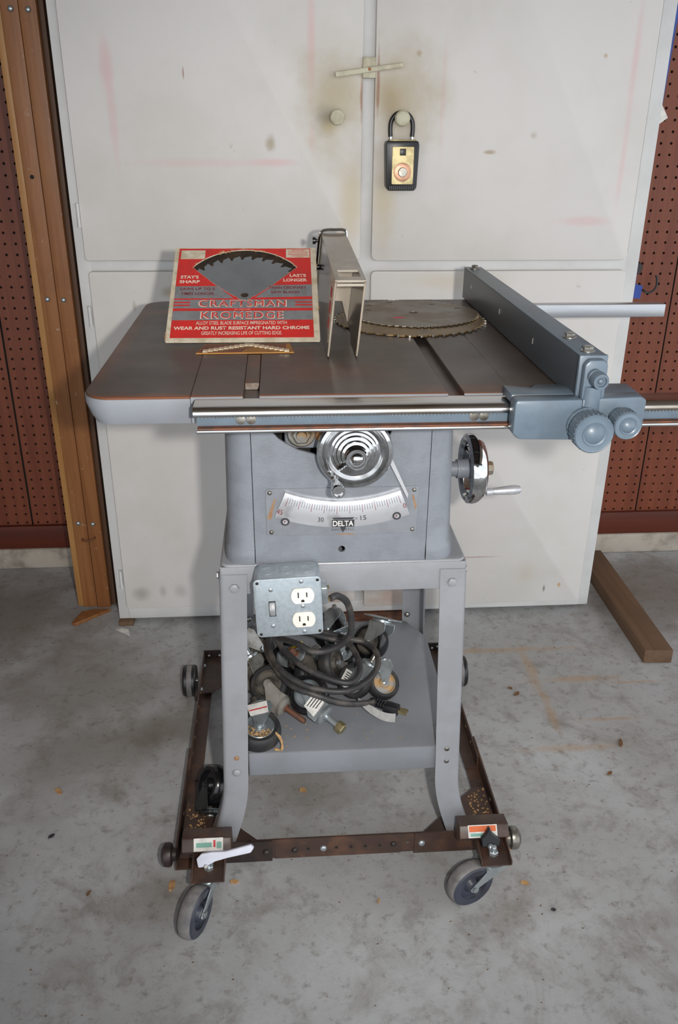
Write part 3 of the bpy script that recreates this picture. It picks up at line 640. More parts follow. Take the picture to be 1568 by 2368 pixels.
text('maker_name', 'DELTA', M0 @ Matrix.Translation((0,0,0.0002)), 0.0305, 0.0092, 'paper', lg, 0.02)
text('maker_name', 'ROCKWELL', SC(lx, lz-0.0105), 0.033, 0.0032, 'ink', lg, spacing=1.5)
text('trade_mark', '\u00ae', SC(lx+0.0195, lz+0.008), 0.003, 0.003, 'ink', lg)
for (x, z, r_) in ((-0.088,0.6695,-0.1), (0.0765,0.6755,0.1)):
    M1 = SC(x, z, r_)
    md = put('medallion', join(prism(circ(0,0,0.0064,24), M1.translation, M1.col[0].to_3d(), M1.col[1].to_3d(), 0.0002)), 'ink', sc_)
    put('medallion_centre', prism(circ(0,0,0.0038,20), M1 @ Vector((0,0,0.0002)), M1.col[0].to_3d(), M1.col[1].to_3d(), 0.0001), 'alu', md)
    text('medallion_letter', 'r', M1 @ Matrix.Translation((0,0,0.0004)), 0.003, 0.0042, 'card_maroon', md, 0.02)
for pts in ([(-0.1145,0.674),(-0.1085,0.672),(-0.1010,0.704),(-0.1030,0.706)], [(0.0985,0.706),(0.1045,0.682),(0.1062,0.690),(0.1005,0.708)], [(-0.014,0.6445),(0.018,0.6445),(0.012,0.6462),(-0.004,0.6468)]):
    put('rust_stain', prism(pts, (0,BY-0.0022,0), (1,0,0), (0,0,1), 0.0003), 'stain', sp)

# right-hand wheel (axis +x)
RC = Vector((0.0, 0.28, 0.685))
bossr = put('wheel_boss', join(prism(rrect(0.245,0.318,0.635,0.735,0.02), (0.158,0,0), (0,1,0), (0,0,1), 0.014, 0.003), cyl((0.168,0.28,0.685),(0.196,0.28,0.685),0.0125), cyl((0.196,0.28,0.685),(0.232,0.28,0.685),0.016)), 'grey', saw)
prof = [(0.016,0.0),(0.030,-0.004),(0.046,-0.012),(0.0545,-0.014),(0.0585,-0.008),(0.0585,0.000),(0.054,0.008),(0.046,0.013),(0.038,0.016),(0.026,0.018),(0.0165,0.020)]
rw = put('side_hand_wheel', join(lathe([(0.045,-0.008),(0.0475,-0.0135),(0.0525,-0.015),(0.0575,-0.0115),(0.0590,-0.005),(0.0575,0.003),(0.053,0.010),(0.047,0.0145),(0.042,0.0155),(0.041,0.0135),(0.0455,0.010),(0.0485,0.003),(0.047,-0.004),(0.045,-0.008)], (0.224,0.28,0.685), (1,0,0), 48, close=False),
    *[prism([(-0.007,0.012),(0.007,0.012),(0.006,0.046),(-0.006,0.046)], (0.229,0.28,0.685), Vector((0, cos(a), sin(a))).normalized(), Vector((0,-sin(a),cos(a))), 0.004, 0.001) for a in (0.5, 0.5+2*pi/3, 0.5+4*pi/3)],
    lathe([(0.018,0.0),(0.018,0.014),(0.016,0.016)], (0.222,0.28,0.685), (1,0,0), 24)), 'chrome', saw)
put('wheel_cap', lathe([(0.0125,0),(0.0125,0.014),(0.011,0.018),(0.008,0.019),(0,0.0192)], (0.238,0.28,0.685), (1,0,0), 8), 'nut_metal', rw)
put('crank_handle', lathe([(0.0062,0),(0.0062,0.008),(0.0048,0.011),(0.0058,0.013),(0.0075,0.035),(0.0082,0.046),(0.0078,0.050),(0.0066,0.056),(0.005,0.0575),(0,0.058)], (0.2445,0.262,0.650), (1,0.02,0.05), 24), 'alu', rw)

# stand
TZ = 0.598
st = put('stand_top', nb(), 'stand_grey', saw)
bm = join(prism(rrect(-0.187,0.187,BY-0.002,0.53,0.014), (0,0,TZ-0.006), (1,0,0), (0,1,0), 0.006, 0.003, 3),
    box(-0.186,0.186,BY-0.002,BY+0.001,0.5475,TZ-0.004,0.0005), box(-0.186,0.186,0.529,0.532,0.5475,TZ-0.004), box(-0.1875,-0.185,BY,0.53,0.5475,TZ-0.004), box(0.185,0.1875,BY,0.53,0.5475,TZ-0.004))
bm.to_mesh(st.data); bm.free(); g = ORG['table_saw']; st.data.transform(Matrix.Translation((-g['ox'],-g['oy'],-g['oz']))); st.data.shade_smooth(); st.data.set_sharp_from_angle(angle=radians(35))
def leg(sx, sy):
    yc = BY-0.004 if sy < 0 else 0.534
    def off(z):
        t1 = min(max((0.582-z)/0.40, 0), 1)*0.013
        q = min(max((0.185-z)/0.14, 0), 1.1); return t1 + 0.040*q*q*(1.05-0.28*q), min(t1*0.5 + 0.009*q*q, 0.018)
    bm = nb(); rows = []; zs = [0.582,0.56,0.5,0.4,0.3,0.24,0.2] + [0.185-0.14*k/12 for k in range(13)]
    wdt = 0.042; t_ = 0.003; r = 0.008
    for z in zs:
        ox, oy = off(z); cx = sx*(0.1895+ox); cy = yc + sy*oy; row = []
        pts = [(-wdt,0)] + [(-r + r*sin(radians(a)), r - r*cos(radians(a))) for a in (0,22.5,45,67.5,90)] + [(0,wdt)]
        inner = [(-t_,wdt)] + [(-r + (r-t_)*sin(radians(a)), r - (r-t_)*cos(radians(a))) for a in (90,67.5,45,22.5,0)] + [(-wdt,t_)]
        for (a, b) in pts+inner: row.append(bm.verts.new((cx + sx*a, cy - sy*b, z)))
        rows.append(row)
    n_ = len(rows[0])
    for a, b in zip(rows, rows[1:]):
        for k in range(n_): bm.faces.new((a[k], a[(k+1)%n_], b[(k+1)%n_], b[k]))
    bm.faces.new(rows[0]); bm.faces.new(list(reversed(rows[-1])))
    # small foot flange at the bottom
    ox, oy = off(0.045); cx = sx*(0.1895+ox); cy = yc + sy*oy
    bm = join(bm, box(min(cx, cx-sx*0.045), max(cx, cx-sx*0.045), min(cy, cy-sy*0.045), max(cy, cy-sy*0.045), 0.043, 0.046, 0.001))
    bmesh.ops.recalc_face_normals(bm, faces=bm.faces)
    lo = put('leg', bm, 'stand_grey', saw, ang=40)
    if sy < 0:
        def bp_(z): ox, oy = off(z); return sx*(0.1895+ox-0.023), yc + sy*oy
        x, y = bp_(0.56); put('bolt', hexbolt((x, y-0.0005, 0.560), (0,-1,0), 0.0075, 0.0045, False), 'stand_grey', lo)
        if sx < 0:
            x, y = bp_(0.206); put('bolt', domebolt((x, y-0.0005, 0.206), (0,-1,0), 0.0075, 0.0045), 'stand_grey', lo)
            x, y = bp_(0.236); put('rivet_dimple', domebolt((x, y-0.0002, 0.236), (0,-1,0), 0.0045, 0.002), 'rustspot', lo)
        else:
            for z in (0.237, 0.211): x, y = bp_(z); put('rivet_dimple', domebolt((x, y-0.0002, z), (0,-1,0), 0.0045, 0.002), 'steel', lo)
        put('side_bolt', hexbolt((sx*0.1915, BY+0.024, 0.567), (sx,0,0), 0.006, 0.004, False), 'stand_grey', lo)
    else: put('bolt', domebolt((sx*0.168, 0.528, 0.252), (0,-1,0), 0.006, 0.004), 'steel', lo)
for sx in (-1, 1):
    for sy in (-1, 1): leg(sx, sy)
SZ = 0.2372
sh = [(-0.158,BY-0.001),(0.163,BY-0.001),(0.165,0.17),(0.1975,0.21),(0.1985,0.465),(0.172,0.512),(0.165,0.526),(-0.165,0.526),(-0.172,0.512),(-0.1985,0.465),(-0.1975,0.21),(-0.160,0.17)]
shelf = put('shelf', join(prism(sh, (0,0,SZ-0.003), (1,0,0), (0,1,0), 0.003, 0.0012, 2), box(-0.158,0.163,BY-0.002,BY+0.001,0.190,SZ-0.0008,0.0008), box(-0.163,0.163,0.525,0.528,0.19,SZ-0.001), box(-0.1985,-0.1965,0.215,0.462,0.19,SZ-0.001), box(0.1965,0.1985,0.215,0.462,0.19,SZ-0.001)), 'shelf_grey', saw)

# ================================================================== mitre bar in the left groove
mbar = one('miter_bar', box(-0.1355,-0.1172,0.0565,0.42,H-0.0093,H-0.0006,0.0006), 'slot_bar', 'rusty steel bar lying in the left groove of the saw table', 'bar')
put('bar_end', box(-0.1353,-0.1174,0.0553,0.0566,H-0.0092,H-0.0008,0.0003,1), 'bar_end', mbar)

# ================================================================== rip fence
rf = thing('rip_fence', 'blue-grey steel rip fence clamped to the rails at the right of the table', 'fence', (0.274, 0.28, H))
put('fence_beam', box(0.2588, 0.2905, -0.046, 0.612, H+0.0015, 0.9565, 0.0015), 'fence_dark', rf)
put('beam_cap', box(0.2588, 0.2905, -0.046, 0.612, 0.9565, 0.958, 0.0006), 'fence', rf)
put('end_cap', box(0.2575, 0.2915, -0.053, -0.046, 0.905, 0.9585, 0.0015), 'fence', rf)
for (x, y) in ((0.2745,0.038), (0.2735,-0.032), (0.2735,0.588)): put('bolt', hexbolt((x, y, 0.9588), (0,0,1), 0.0062, 0.006), 'steel', rf)
for (y, z) in ((0.54,0.935), (0.33,0.932), (0.14,0.93)): put('slot_pin', box(0.2575, 0.2589, y-0.0012, y+0.0012, z-0.004, z+0.004), 'steel', rf)
put('neck', prism([(0.2605,0.908),(0.2885,0.908),(0.2885,0.950),(0.283,0.956),(0.266,0.956),(0.2605,0.950)], (0,-0.053,0), (1,0,0), (0,0,1), 0.012, 0.003, 2), 'fence', rf)
car = put('carriage', join(prism([(0.1815,0.8690),(0.1900,0.8620),(0.262,0.8600),(0.262,0.9105),(0.1845,0.9105),(0.1815,0.907)], (0,-0.0455,0), (1,0,0), (0,0,1), 0.024, 0.003, 2), prism([(0.262,0.8655),(0.332,0.8655),(0.3395,0.872),(0.3395,0.9085),(0.332,0.9125),(0.262,0.9105)], (0,-0.0455,0), (1,0,0), (0,0,1), 0.022, 0.003, 2)), 'fence', rf)
put('carriage_top', prism([(0.1825,-0.046),(0.3385,-0.046),(0.3385,-0.003),(0.222,-0.003),(0.214,-0.016),(0.1825,-0.003)], (0,0,0.8995), (1,0,0), (0,1,0), 0.011, 0.002, 2), 'fence', rf)
put('column', join(cyl((0.2735,-0.058,0.880),(0.2735,-0.060,0.925),0.0135,0.0115,20), cyl((0.2735,-0.046,0.905),(0.2735,-0.06,0.905),0.012)), 'fence', rf)
def gripknob(name, c, r, L, par, mat='fence', ribs=26):
    c = Vector(c); bm = lathe([(r*0.72,0.0),(r*0.74,0.012),(r*0.97,0.013),(r*0.97,L-0.002),(r*0.985,L),(r*0.93,L+0.0015),(r*0.86,L+0.0008),(r*0.62,L+0.001),(r*0.58,L+0.0022),(r*0.50,L+0.0015),(r*0.44,L+0.0028),(r*0.30,L+0.0045),(r*0.12,L+0.0058),(0,L+0.006)], c, (0,-1,0), 40)
    for k in range(ribs):
        a = 2*pi*k/ribs; p = c + Vector((cos(a), 0, sin(a)))*r*0.97; e = r*0.055
        q = prism([(-e,-e*0.6),(e,-e*0.6),(e*0.5,e*0.7),(-e*0.5,e*0.7)], p + Vector((0,-0.014,0)), (-sin(a),0,cos(a)), (cos(a),0,sin(a)), -(L-0.017) if False else (L-0.017))
        q_min = min(v.co.y for v in q.verts)
        bmesh.ops.translate(q, verts=q.verts, vec=(0, (c.y-L+0.0025)-q_min, 0)); bm = join(bm, q)
    return put(name, bm, mat, par, ang=28)
gripknob('clamp_knob', (0.2665,-0.070,0.880), 0.0235, 0.034, rf); gripknob('adjust_knob', (0.3065,-0.068,0.888), 0.0168, 0.032, rf)
put('knob_hub', cyl((0.2665,-0.060,0.880),(0.2665,-0.074,0.880),0.022), 'fence', rf)
put('lever_knob', lathe([(0.0085,0),(0.0085,0.012),(0.006,0.014),(0.0068,0.016),(0.0095,0.018),(0.0095,0.028),(0.0088,0.030),(0.0065,0.030),(0.006,0.027),(0,0.027)], (0.2725,-0.058,0.938), (0.02,-1,-0.05), 24, close=False), 'fence', rf)
put('lever_tip', domebolt((0.2731,-0.084,0.9367), (0,-1,0), 0.004, 0.004), 'fence', rf)

# ================================================================== blade guard
gd = thing('blade_guard', 'hazy clear plastic blade guard standing on the table beside the red card', 'guard', (0.003, 0.36, H))
LEAN = 0.0105/0.106
gy0, gy1 = 0.1735, 0.575; zt0, zt1 = 1.006, 1.022
def wallpoly(right):
    P = [(gy0,0.955),(gy0+0.001,0.915),(gy0+0.004,0.904),(gy0+0.010,H+0.0006),(gy0+0.016,H+0.0006)]
    P += [(0.26,H+0.0006),(0.283,0.9125),(gy1,0.9125)] if right else [(gy1,H+0.0006)]
    return P + [(gy1,zt1),(gy0,zt0)]
def leanbm(bm):
    for v in bm.verts: v.co.x += (v.co.z-H)*LEAN
    return bm
put('side_wall', leanbm(prism(wallpoly(False), (-0.0238,0,0), (0,1,0), (0,0,1), 0.003)), 'guard', gd, ang=20)
put('side_wall', leanbm(prism(wallpoly(True), (0.0165,0,0), (0,1,0), (0,0,1), 0.003)), 'guard', gd, ang=20)
def sheet(poly, hole=None): # sloping roof sheet in x,y
    bm = prism(poly, (0,0,0), (1,0,0), (0,1,0), 0.003, hole=hole)
    for v in bm.verts:
        z = v.co.z; v.co.z = zt0 + (v.co.y-gy0)/(gy1-gy0)*(zt1-zt0) + z - 0.0015; v.co.x += (v.co.z-H)*LEAN
    return bm
put('roof', sheet([(-0.0235,gy0),(0.0192,gy0),(0.0192,gy1),(-0.0235,gy1)], [(-0.0165,0.197),(0.0135,0.197),(0.0135,0.243),(-0.0165,0.243)]), 'guard_top', gd, ang=20)
put('front_rib', leanbm(prism([(-0.0205,0.9995),(-0.0205,1.003),(0.0165,1.003),(0.0165,0.9995)], (0,gy0+0.002,0), (1,0,0), (0,0,1), 0.003)), 'guard_top', gd)
put('edge_trim', tube([(-0.0223,gy0-0.0005,0.903),(-0.0223+0.1*LEAN,gy0-0.0005,1.003)], 0.0012, 6), 'guard_top', gd)
put('edge_trim', tube([(0.018,gy0-0.0005,0.903),(0.018+0.1*LEAN,gy0-0.0005,1.003)], 0.0012, 6), 'guard_top', gd)
put('inner_baffle', leanbm(prism([(-0.0202,0.935),(-0.012,0.949),(0.004,0.949),(0.0162,0.915),(0.0162,1.006),(-0.0202,1.006)], (0,0.34,0), (1,0,0), (0,0,1), 0.003)), 'guard_top', gd)
put('steel_bracket', leanbm(join(tube(catmull([(-0.0262,0.578,0.905),(-0.0262,0.578,0.95),(-0.0262,0.578,1.012),(-0.0225,0.578,1.0255),(-0.012,0.578,1.0285),(0.0,0.578,1.0285),(0.014,0.578,1.0285),(0.0205,0.578,1.0255),(0.0222,0.578,1.016)], 5), 0.0028, 8))), 'chrome', gd)
put('pivot_knob', lathe([(0.003,0),(0.003,0.003),(0.006,0.004),(0.006,0.009),(0,0.0095)], (-0.0185,0.56,1.012), (-1,0,0), 14), 'black', gd)
put('pivot_knob', lathe([(0.004,0),(0.005,0.004),(0.005,0.008),(0,0.0085)], (-0.0148,0.505,0.975), (-1,0,0), 14), 'black', gd)
for (z0, z1) in ((0.978,0.992), (0.955,0.972), (0.935,0.95)):
    put('warning_print', leanbm(prism([(0.20,z0),(0.225,z0),(0.225,z1),(0.20,z1)], (-0.0241,0,0), (0,1,0), (0,0,1), 0.0002)), 'card_red', gd)

# ================================================================== saw blades
def bladepoly(R, n, depth, hook=0.35, seedv=1):
    rnd = random.Random(seedv); P = []
    for k in range(n):
        a0 = 2*pi*k/n; st = 2*pi/n
        for (f, rr) in ((0.0, R), (0.12, R-depth*0.15), (0.55, R-depth*0.35), (0.78, R-depth), (0.92, R-depth*0.95)):
            P.append((rr*cos(a0+f*st), rr*sin(a0+f*st)))
    return P
def tips(R, n, c, t_, w_, every=1):
    bm = nb()
    for k in range(0, n, every):
        a = 2*pi*k/n; p = Vector((c[0]+(R-0.0012)*cos(a), c[1]+(R-0.0012)*sin(a), c[2]-0.0004))
        bm = join(bm, prism([(-0.0022,-w_),(0.0016,-w_),(0.0016,w_),(-0.0022,w_)], p, (cos(a),sin(a),0), (-sin(a),cos(a),0), t_+0.0008))
    return bm
lo = one('saw_blade', prism(bladepoly(0.1275,44,0.0075), (0.1295,0.4190,H+0.0008), (1,0,0), (0,1,0), 0.002, hole=circ(0,0,0.008,16)), 'blade_gold', 'lower brownish circular saw blade lying flat on the table by the fence', 'saw blade', 'circular saw blades on the table', ang=20)
put('carbide_tip', tips(0.1275,44,(0.1295,0.4190,H+0.0008),0.002,0.0014), 'carbide', lo, kind='stuff')
uo = one('saw_blade', prism(bladepoly(0.113,60,0.005), (0.1415,0.458,H+0.0038), (1,0,0), (0,1,0), 0.0018, hole=circ(0,0,0.008,16)), 'blade_old', 'upper grey circular saw blade stacked on another, marked with pink', 'saw blade', 'circular saw blades on the table', ang=20)
put('pink_mark', box(0.102,0.120,0.412,0.419,H+0.0057,H+0.0059), 'pink', uo)
for (x, y) in ((0.065,0.48), (0.185,0.525), (0.11,0.545), (0.225,0.49), (0.07,0.52)):
    put('expansion_slot', box(x-0.005, x+0.005, y-0.0016, y+0.0016, H+0.0056, H+0.0058), 'dark', uo)

# ================================================================== display card with sleeve blade
th = radians(27.2); yw = -0.0118
ux = Vector((cos(yw), sin(yw), 0)); nn = Vector((-sin(yw), cos(yw), 0)); uu = nn*cos(th) + Vector((0,0,sin(th))); zz = ux.cross(uu)
MC = basis((-0.1443, 0.2577, 0.9058), ux, uu, zz)
cd_ = thing_local('display_card', 'red and cream cardboard saw blade sleeve leaning back on the table left of the guard', 'card', MC)
arcp = [(-0.0005+0.098*sin(radians(a)), 0.127+0.098*cos(radians(a))) for a in [58.5-117*k/24 for k in range(25)]]
win = arcp + [(-0.0456,0.1328),(-0.016,0.1045)] + [(0.0+0.0135*sin(radians(a)), 0.108-0.0125*cos(radians(a))) for a in (-70,-45,-20,0,20,45,70)] + [(0.016,0.1045),(0.0456,0.1345)]
def cp(name, poly, z, t_, mat, hole=None, par=None): return put(name, prism(poly, (0,0,z), (1,0,0), (0,1,0), t_, hole=hole), mat, par or cd_, world=False, ang=20)
rect = lambda a, b, c, d: [(a,c),(b,c),(b,d),(a,d)]
cp('back_panel', rect(-0.1145,0.1145,0.0005,0.2305), -0.0045, 0.0012, 'card_dark')
for (a, b, c, d) in ((-0.1145,-0.1125,0.0005,0.2305), (0.1125,0.1145,0.0005,0.2305), (-0.1125,0.1125,0.0005,0.002)): cp('sleeve_edge', rect(a,b,c,d), -0.0033, 0.0033, 'card_white')
fpn = cp('front_panel', rect(-0.115,0.115,0.0,0.231), 0.0, 0.0012, 'card_white', win)
win2 = [(x*1.012, 0.15+(y-0.15)*1.012) for x, y in win]
cp('red_print', rect(-0.1085,0.106,0.0060,0.2287), 0.0012, 0.0002, 'card_red', win2, fpn)
cp('grey_print', [(-0.1083,0.0990),(-0.0170,0.0990),(-0.0425,0.1290),(-0.1083,0.1290)], 0.0014, 0.0002, 'card_grey', None, fpn)
cp('grey_print', [(0.0170,0.1005),(0.1058,0.1030),(0.1058,0.1330),(0.0448,0.1310)], 0.0014, 0.0002, 'card_grey', None, fpn)
cp('grey_print', rect(-0.1083,0.1058,0.0748,0.0955), 0.0014, 0.0002, 'card_grey', None, fpn)
cp('grey_print', rect(-0.1083,0.1058,0.0467,0.0683), 0.0014, 0.0002, 'card_grey', None, fpn)
for v in (0.0802, 0.0872):
    cp('red_stripe', rect(-0.1083,-0.083,v,v+0.0032), 0.0016, 0.0001, 'card_red', None, fpn); cp('red_stripe', rect(0.079,0.1058,v,v+0.0032), 0.0016, 0.0001, 'card_red', None, fpn)
cp('blank_box', rect(-0.1050,-0.0660,0.2005,0.2235), 0.0014, 0.0002, 'card_white', None, fpn)
bx_ = cp('print_box', rect(0.0660,0.1045,0.2040,0.2265), 0.0014, 0.0002, 'card_white', None, fpn)
for k, (a, b) in enumerate(((0.075,0.096),(0.069,0.102),(0.070,0.103),(0.069,0.101),(0.074,0.103))): cp('print_line', rect(a,b,0.2235-k*0.004,0.2247-k*0.004), 0.0016, 0.0001, 'card_red', None, bx_)
def ct(s, u, v, w_, h_, mat, bold=0.0, z=0.0017, sp=1.0): text('lettering', s, Matrix.Translation((u, v, z)), w_, h_, mat, fpn, bold, 0.0001, sp)
ct("STAY'S", -0.0876, 0.1525, 0.0285, 0.0082, 'card_letter', 0.03); ct('SHARP', -0.0869, 0.1405, 0.0320, 0.0078, 'card_letter', 0.03)
ct('LASTS', 0.0844, 0.1557, 0.0262, 0.0076, 'card_letter', 0.03); ct('LONGER', 0.0800, 0.1440, 0.0380, 0.0080, 'card_letter', 0.03)
ct('SAWS UP TO 5', -0.0737, 0.1222, 0.0540, 0.0068, 'card_maroon', 0.02); ct('TIMES LONGER', -0.0731, 0.1106, 0.0520, 0.0068, 'card_maroon', 0.02)
ct('THAN ORDINARY', 0.0682, 0.1248, 0.0590, 0.0068, 'card_maroon', 0.02); ct('SAW BLADES', 0.0640, 0.1135, 0.0450, 0.0068, 'card_maroon', 0.02)
for (s, u, v, w_, h_) in (('CRAFTSMAN', -0.0024, 0.0858, 0.1330, 0.0140), ('KROMEDGE', -0.0025, 0.0578, 0.1235, 0.0148)):
    ct(s, u, v, w_+0.0035, h_+0.0028, 'card_letter', 0.02, 0.0017, 1.15); ct(s, u, v, w_, h_, 'card_red', 0.0, 0.0019, 1.15)
ct('REG. TRADE MARK', -0.002, 0.0716, 0.025, 0.0020, 'card_letter')
ct('ALLOY STEEL BLADE SURFACE IMPREGNATED WITH', -0.003, 0.0396, 0.1370, 0.0080, 'card_letter', 0.006)
ct('WEAR AND RUST RESISTANT HARD CHROME', -0.0023, 0.0278, 0.2040, 0.0078, 'card_letter', 0.03)
ct('GREATLY INCREASING LIFE OF CUTTING EDGE.', -0.0022, 0.0162, 0.1205, 0.0080, 'card_letter', 0.006)
cp('easel_flap', rect(-0.03,0.03,0.03,0.15), -0.0058, 0.001, 'card_white')
bl = thing_local('saw_blade', 'bright steel circular saw blade inside the red cardboard sleeve', 'saw blade', MC, 'circular saw blades on the table')
put('blade_disc', prism(bladepoly(0.1015,34,0.0105), (0,0.1104,-0.0028), (1,0,0), (0,1,0), 0.0018, hole=circ(0,0,0.0062,18)), 'blade', bl, world=False, ang=20)
# crumbs of dried glue and sawdust stuck along the torn window edge
cr = nb(); rnd = random.Random(3)
for k in range(46):
    a = radians(58 - 116*rnd.random()); R_ = 0.098 + rnd.uniform(-0.003,0.003); x, y = R_*sin(a), 0.127+R_*cos(a)
    if rnd.random() < 0.3: x, y = (rnd.choice((-0.115,0.115)), rnd.uniform(0.0,0.22))
    e = rnd.uniform(0.0006,0.0018); cr = join(cr, prism(circ(x,y,e,5), (0,0,0.0008), (1,0,0), (0,1,0), e*0.9))
put('torn_edge_crumbs', cr, 'chipwood', cd_, world=False, kind='stuff')

sc2 = thing('tooth_sample_card', 'small brown and ochre card with a chevron of silver teeth under the red card', 'card', (-0.139,0.235,H+0.0003))
put('panel', prism([(-0.2096,0.2025),(-0.0697,0.2039),(-0.075,0.2565),(-0.2,0.2565)], (0,0,H+0.0004), (1,0,0), (0,1,0), 0.0016), 'ochre', sc2)
put('brown_print', prism([(-0.2080,0.2062),(-0.145,0.2062),(-0.139,0.226),(-0.125,0.236),(-0.082,0.214),(-0.080,0.2555),(-0.199,0.2555)], (0,0,H+0.002), (1,0,0), (0,1,0), 0.0001), 'kraft', sc2)
tm = mesh_of('silver_tooth', box(-0.0036,0.0036,-0.0055,0.0055,0,0.0022,0.0004,1), 'silver_foil')
for k in range(17):
    f = k/16; x = -0.1965 + 0.1165*f; y = 0.2095 + (0.246-0.2095)*(f/0.53 if f < 0.53 else (1-f)/0.47*0.8+0.2*(1-f)/0.47); share('silver_tooth', tm, (x, y, H+0.0022), sc2)

# ================================================================== outlet box on the stand
rl = 0.04
MB_ = basis((-0.0856, 0.073, 0.5545), (cos(rl),0,sin(rl)), (-sin(rl),0,cos(rl)), (0,-1,0))   # x right, y up, z towards the viewer
ob = thing_local('outlet_box', 'galvanized steel outlet box with a switch and two white sockets on the stand front', 'outlet box', MB_)
def lp(name, bm, mat, par=None, ang=35): return put(name, bm, mat, par or ob, world=False, ang=ang)
lp('box_body', prism(rrect(-0.0485,0.0485,-0.0485,0.0485,0.009), (0,0,-0.0525), (1,0,0), (0,1,0), 0.0495, 0.004, 2), 'galv')
cov = lp('cover_plate', prism(rrect(-0.0495,0.0495,-0.0492,0.0492,0.007), (0,0,-0.003), (1,0,0), (0,1,0), 0.003, 0.0012, 2), 'galv')
for (x, y) in ((-0.0435,0.0435), (0.0440,0.0435), (-0.0435,-0.0435), (0.0440,-0.0435)): lp('corner_hole', lathe([(0.0022,0),(0.0024,0.0003)], (x,y,0.0001), (0,0,1), 12), 'dark', cov)
for (x, y) in ((-0.0245,0.0315), (-0.0245,-0.0300), (0.0205,0.0425), (0.0210,0.0010), (0.0215,-0.0430)): 
    sc3 = lp('cover_screw', lathe([(0.0034,0),(0.0032,0.001),(0.0018,0.0018),(0,0.0019)], (x,y,0.0), (0,0,1), 14), 'zinc', cov)
for y in (0.0192, -0.0212):
    P_ = []
    for k in range(24):
        a = 2*pi*k/24; P_.append((0.0212+0.0172*cos(a), y + max(-0.0128, min(0.0128, 0.0172*sin(a)))))
    r_ = lp('socket', prism(P_, (0,0,0.0), (1,0,0), (0,1,0), 0.003, 0.0006), 'white_plastic')
    for (dx, h_) in ((-0.0062,0.0046), (0.0062,0.0040)): lp('socket_slot', prism([(0.0212+dx-0.0009,y+0.0022-h_),(0.0212+dx+0.0009,y+0.0022-h_),(0.0212+dx+0.0009,y+0.0022+h_),(0.0212+dx-0.0009,y+0.0022+h_)], (0,0,0.003), (1,0,0), (0,1,0), 0.0001), 'dark', r_)
    lp('ground_slot', prism([(0.0212-0.0024,y-0.0098),(0.0212+0.0024,y-0.0098),(0.0212+0.0024,y-0.0072),(0.0212+0.0014,y-0.0056),(0.0212-0.0014,y-0.0056),(0.0212-0.0024,y-0.0072)], (0,0,0.003), (1,0,0), (0,1,0), 0.0001), 'dark', r_)
lp('switch_slot', prism([(-0.0290,-0.0135),(-0.0190,-0.0135),(-0.0190,0.0125),(-0.0290,0.0125)], (0,0,0.0), (1,0,0), (0,1,0), 0.0002), 'dark', cov)
lp('switch_toggle', prism([(-0.013,0.0),(0.0115,0.0),(0.0115,0.004),(0.004,0.0085),(0.001,0.0085)][::1], (-0.0282,0,0), (0,1,0), (0,0,1), 0.0084, 0.001, 2), 'toggle')
text('embossed_maker', 'RACO', Matrix.Translation((0.0005,-0.0415,0.0)), 0.022, 0.0045, 'zinc', cov, 0.0, 0.0002, 1.3)
for x in (-0.029, 0.0, 0.029): lp('knockout', lathe([(0.0105,0),(0.0105,0.0006),(0.0096,0.0006),(0.0096,0.0003)], (x,0.0485,-0.026), (0,1,0), 24), 'galv')
lp('cable_clamp', join(prism(rrect(-0.008,0.022,-0.040,-0.014,0.003), (0.0485,0,0), (0,1,0), (0,0,1), 0.010, 0.002)), 'zinc')
for y in (-0.0035, 0.0175): lp('clamp_screw', hexbolt((0.0585,y,-0.022), (1,0,0), 0.0035, 0.003, False), 'brass')

# ================================================================== power cord
A = [(-0.0225,0.095,0.555),(-0.012,0.105,0.553),(0.004,0.125,0.530),(0.013,0.145,0.490),(0.014,0.158,0.452),(0.0,0.170,0.422),(-0.024,0.175,0.407),(-0.049,0.18,0.404),(-0.070,0.20,0.405),(-0.098,0.25,0.385)]
B = [(-0.112,0.305,0.352),(-0.1,0.286,0.334),(-0.07,0.245,0.325),(-0.033,0.218,0.318),(0.004,0.201,0.313),(0.025,0.205,0.312),(0.037,0.226,0.317),(0.037,0.254,0.322),(0.027,0.29,0.326),(0.011,0.305,0.328),(-0.02,0.316,0.331),(-0.06,0.332,0.333),(-0.096,0.334,0.333)]
C_ = [(-0.122,0.312,0.332),(-0.117,0.270,0.326),(-0.099,0.232,0.320),(-0.066,0.205,0.311),(-0.027,0.190,0.307),(0.013,0.188,0.306),(0.049,0.214,0.305),(0.072,0.256,0.305),(0.074,0.293,0.31),(0.056,0.321,0.314),(0.024,0.327,0.320),(-0.012,0.341,0.324),(-0.06,0.352,0.326),(-0.104,0.350,0.322)]
D_ = [(-0.127,0.322,0.316),(-0.116,0.268,0.312),(-0.084,0.214,0.303),(-0.040,0.190,0.297),(0.006,0.194,0.284),(0.044,0.214,0.266),(0.067,0.230,0.2565)]
pc = thing('power_cord', 'thick dusty black power cord coiled over the casters on the shelf, ending in a plug', 'power cord', (0.0,0.25,SZ))
lift = lambda L, dz: [(x, y, z+dz) for x, y, z in L]
put('cable', tube(catmull(A+lift(B,0.010)+lift(C_,0.009)+lift(D_[:4],0.009)+D_[4:], 6), 0.0055, 10), 'cord', pc, ang=60)
pd = Vector((0.105-0.067, 0.21-0.232, -0.003)).normalized()
p0 = Vector((0.067,0.230,0.2562))
pl = put('plug', join(tube([p0-pd*0.008, p0], 0.0062, 12), *[lathe([(0.0072,0),(0.0085,0.001),(0.0085,0.003),(0.0072,0.004)], p0+pd*(0.001+0.005*k), pd, 16) for k in range(4)]), 'black', pc)
sd = pd.cross(Vector((0,0,1))).normalized()
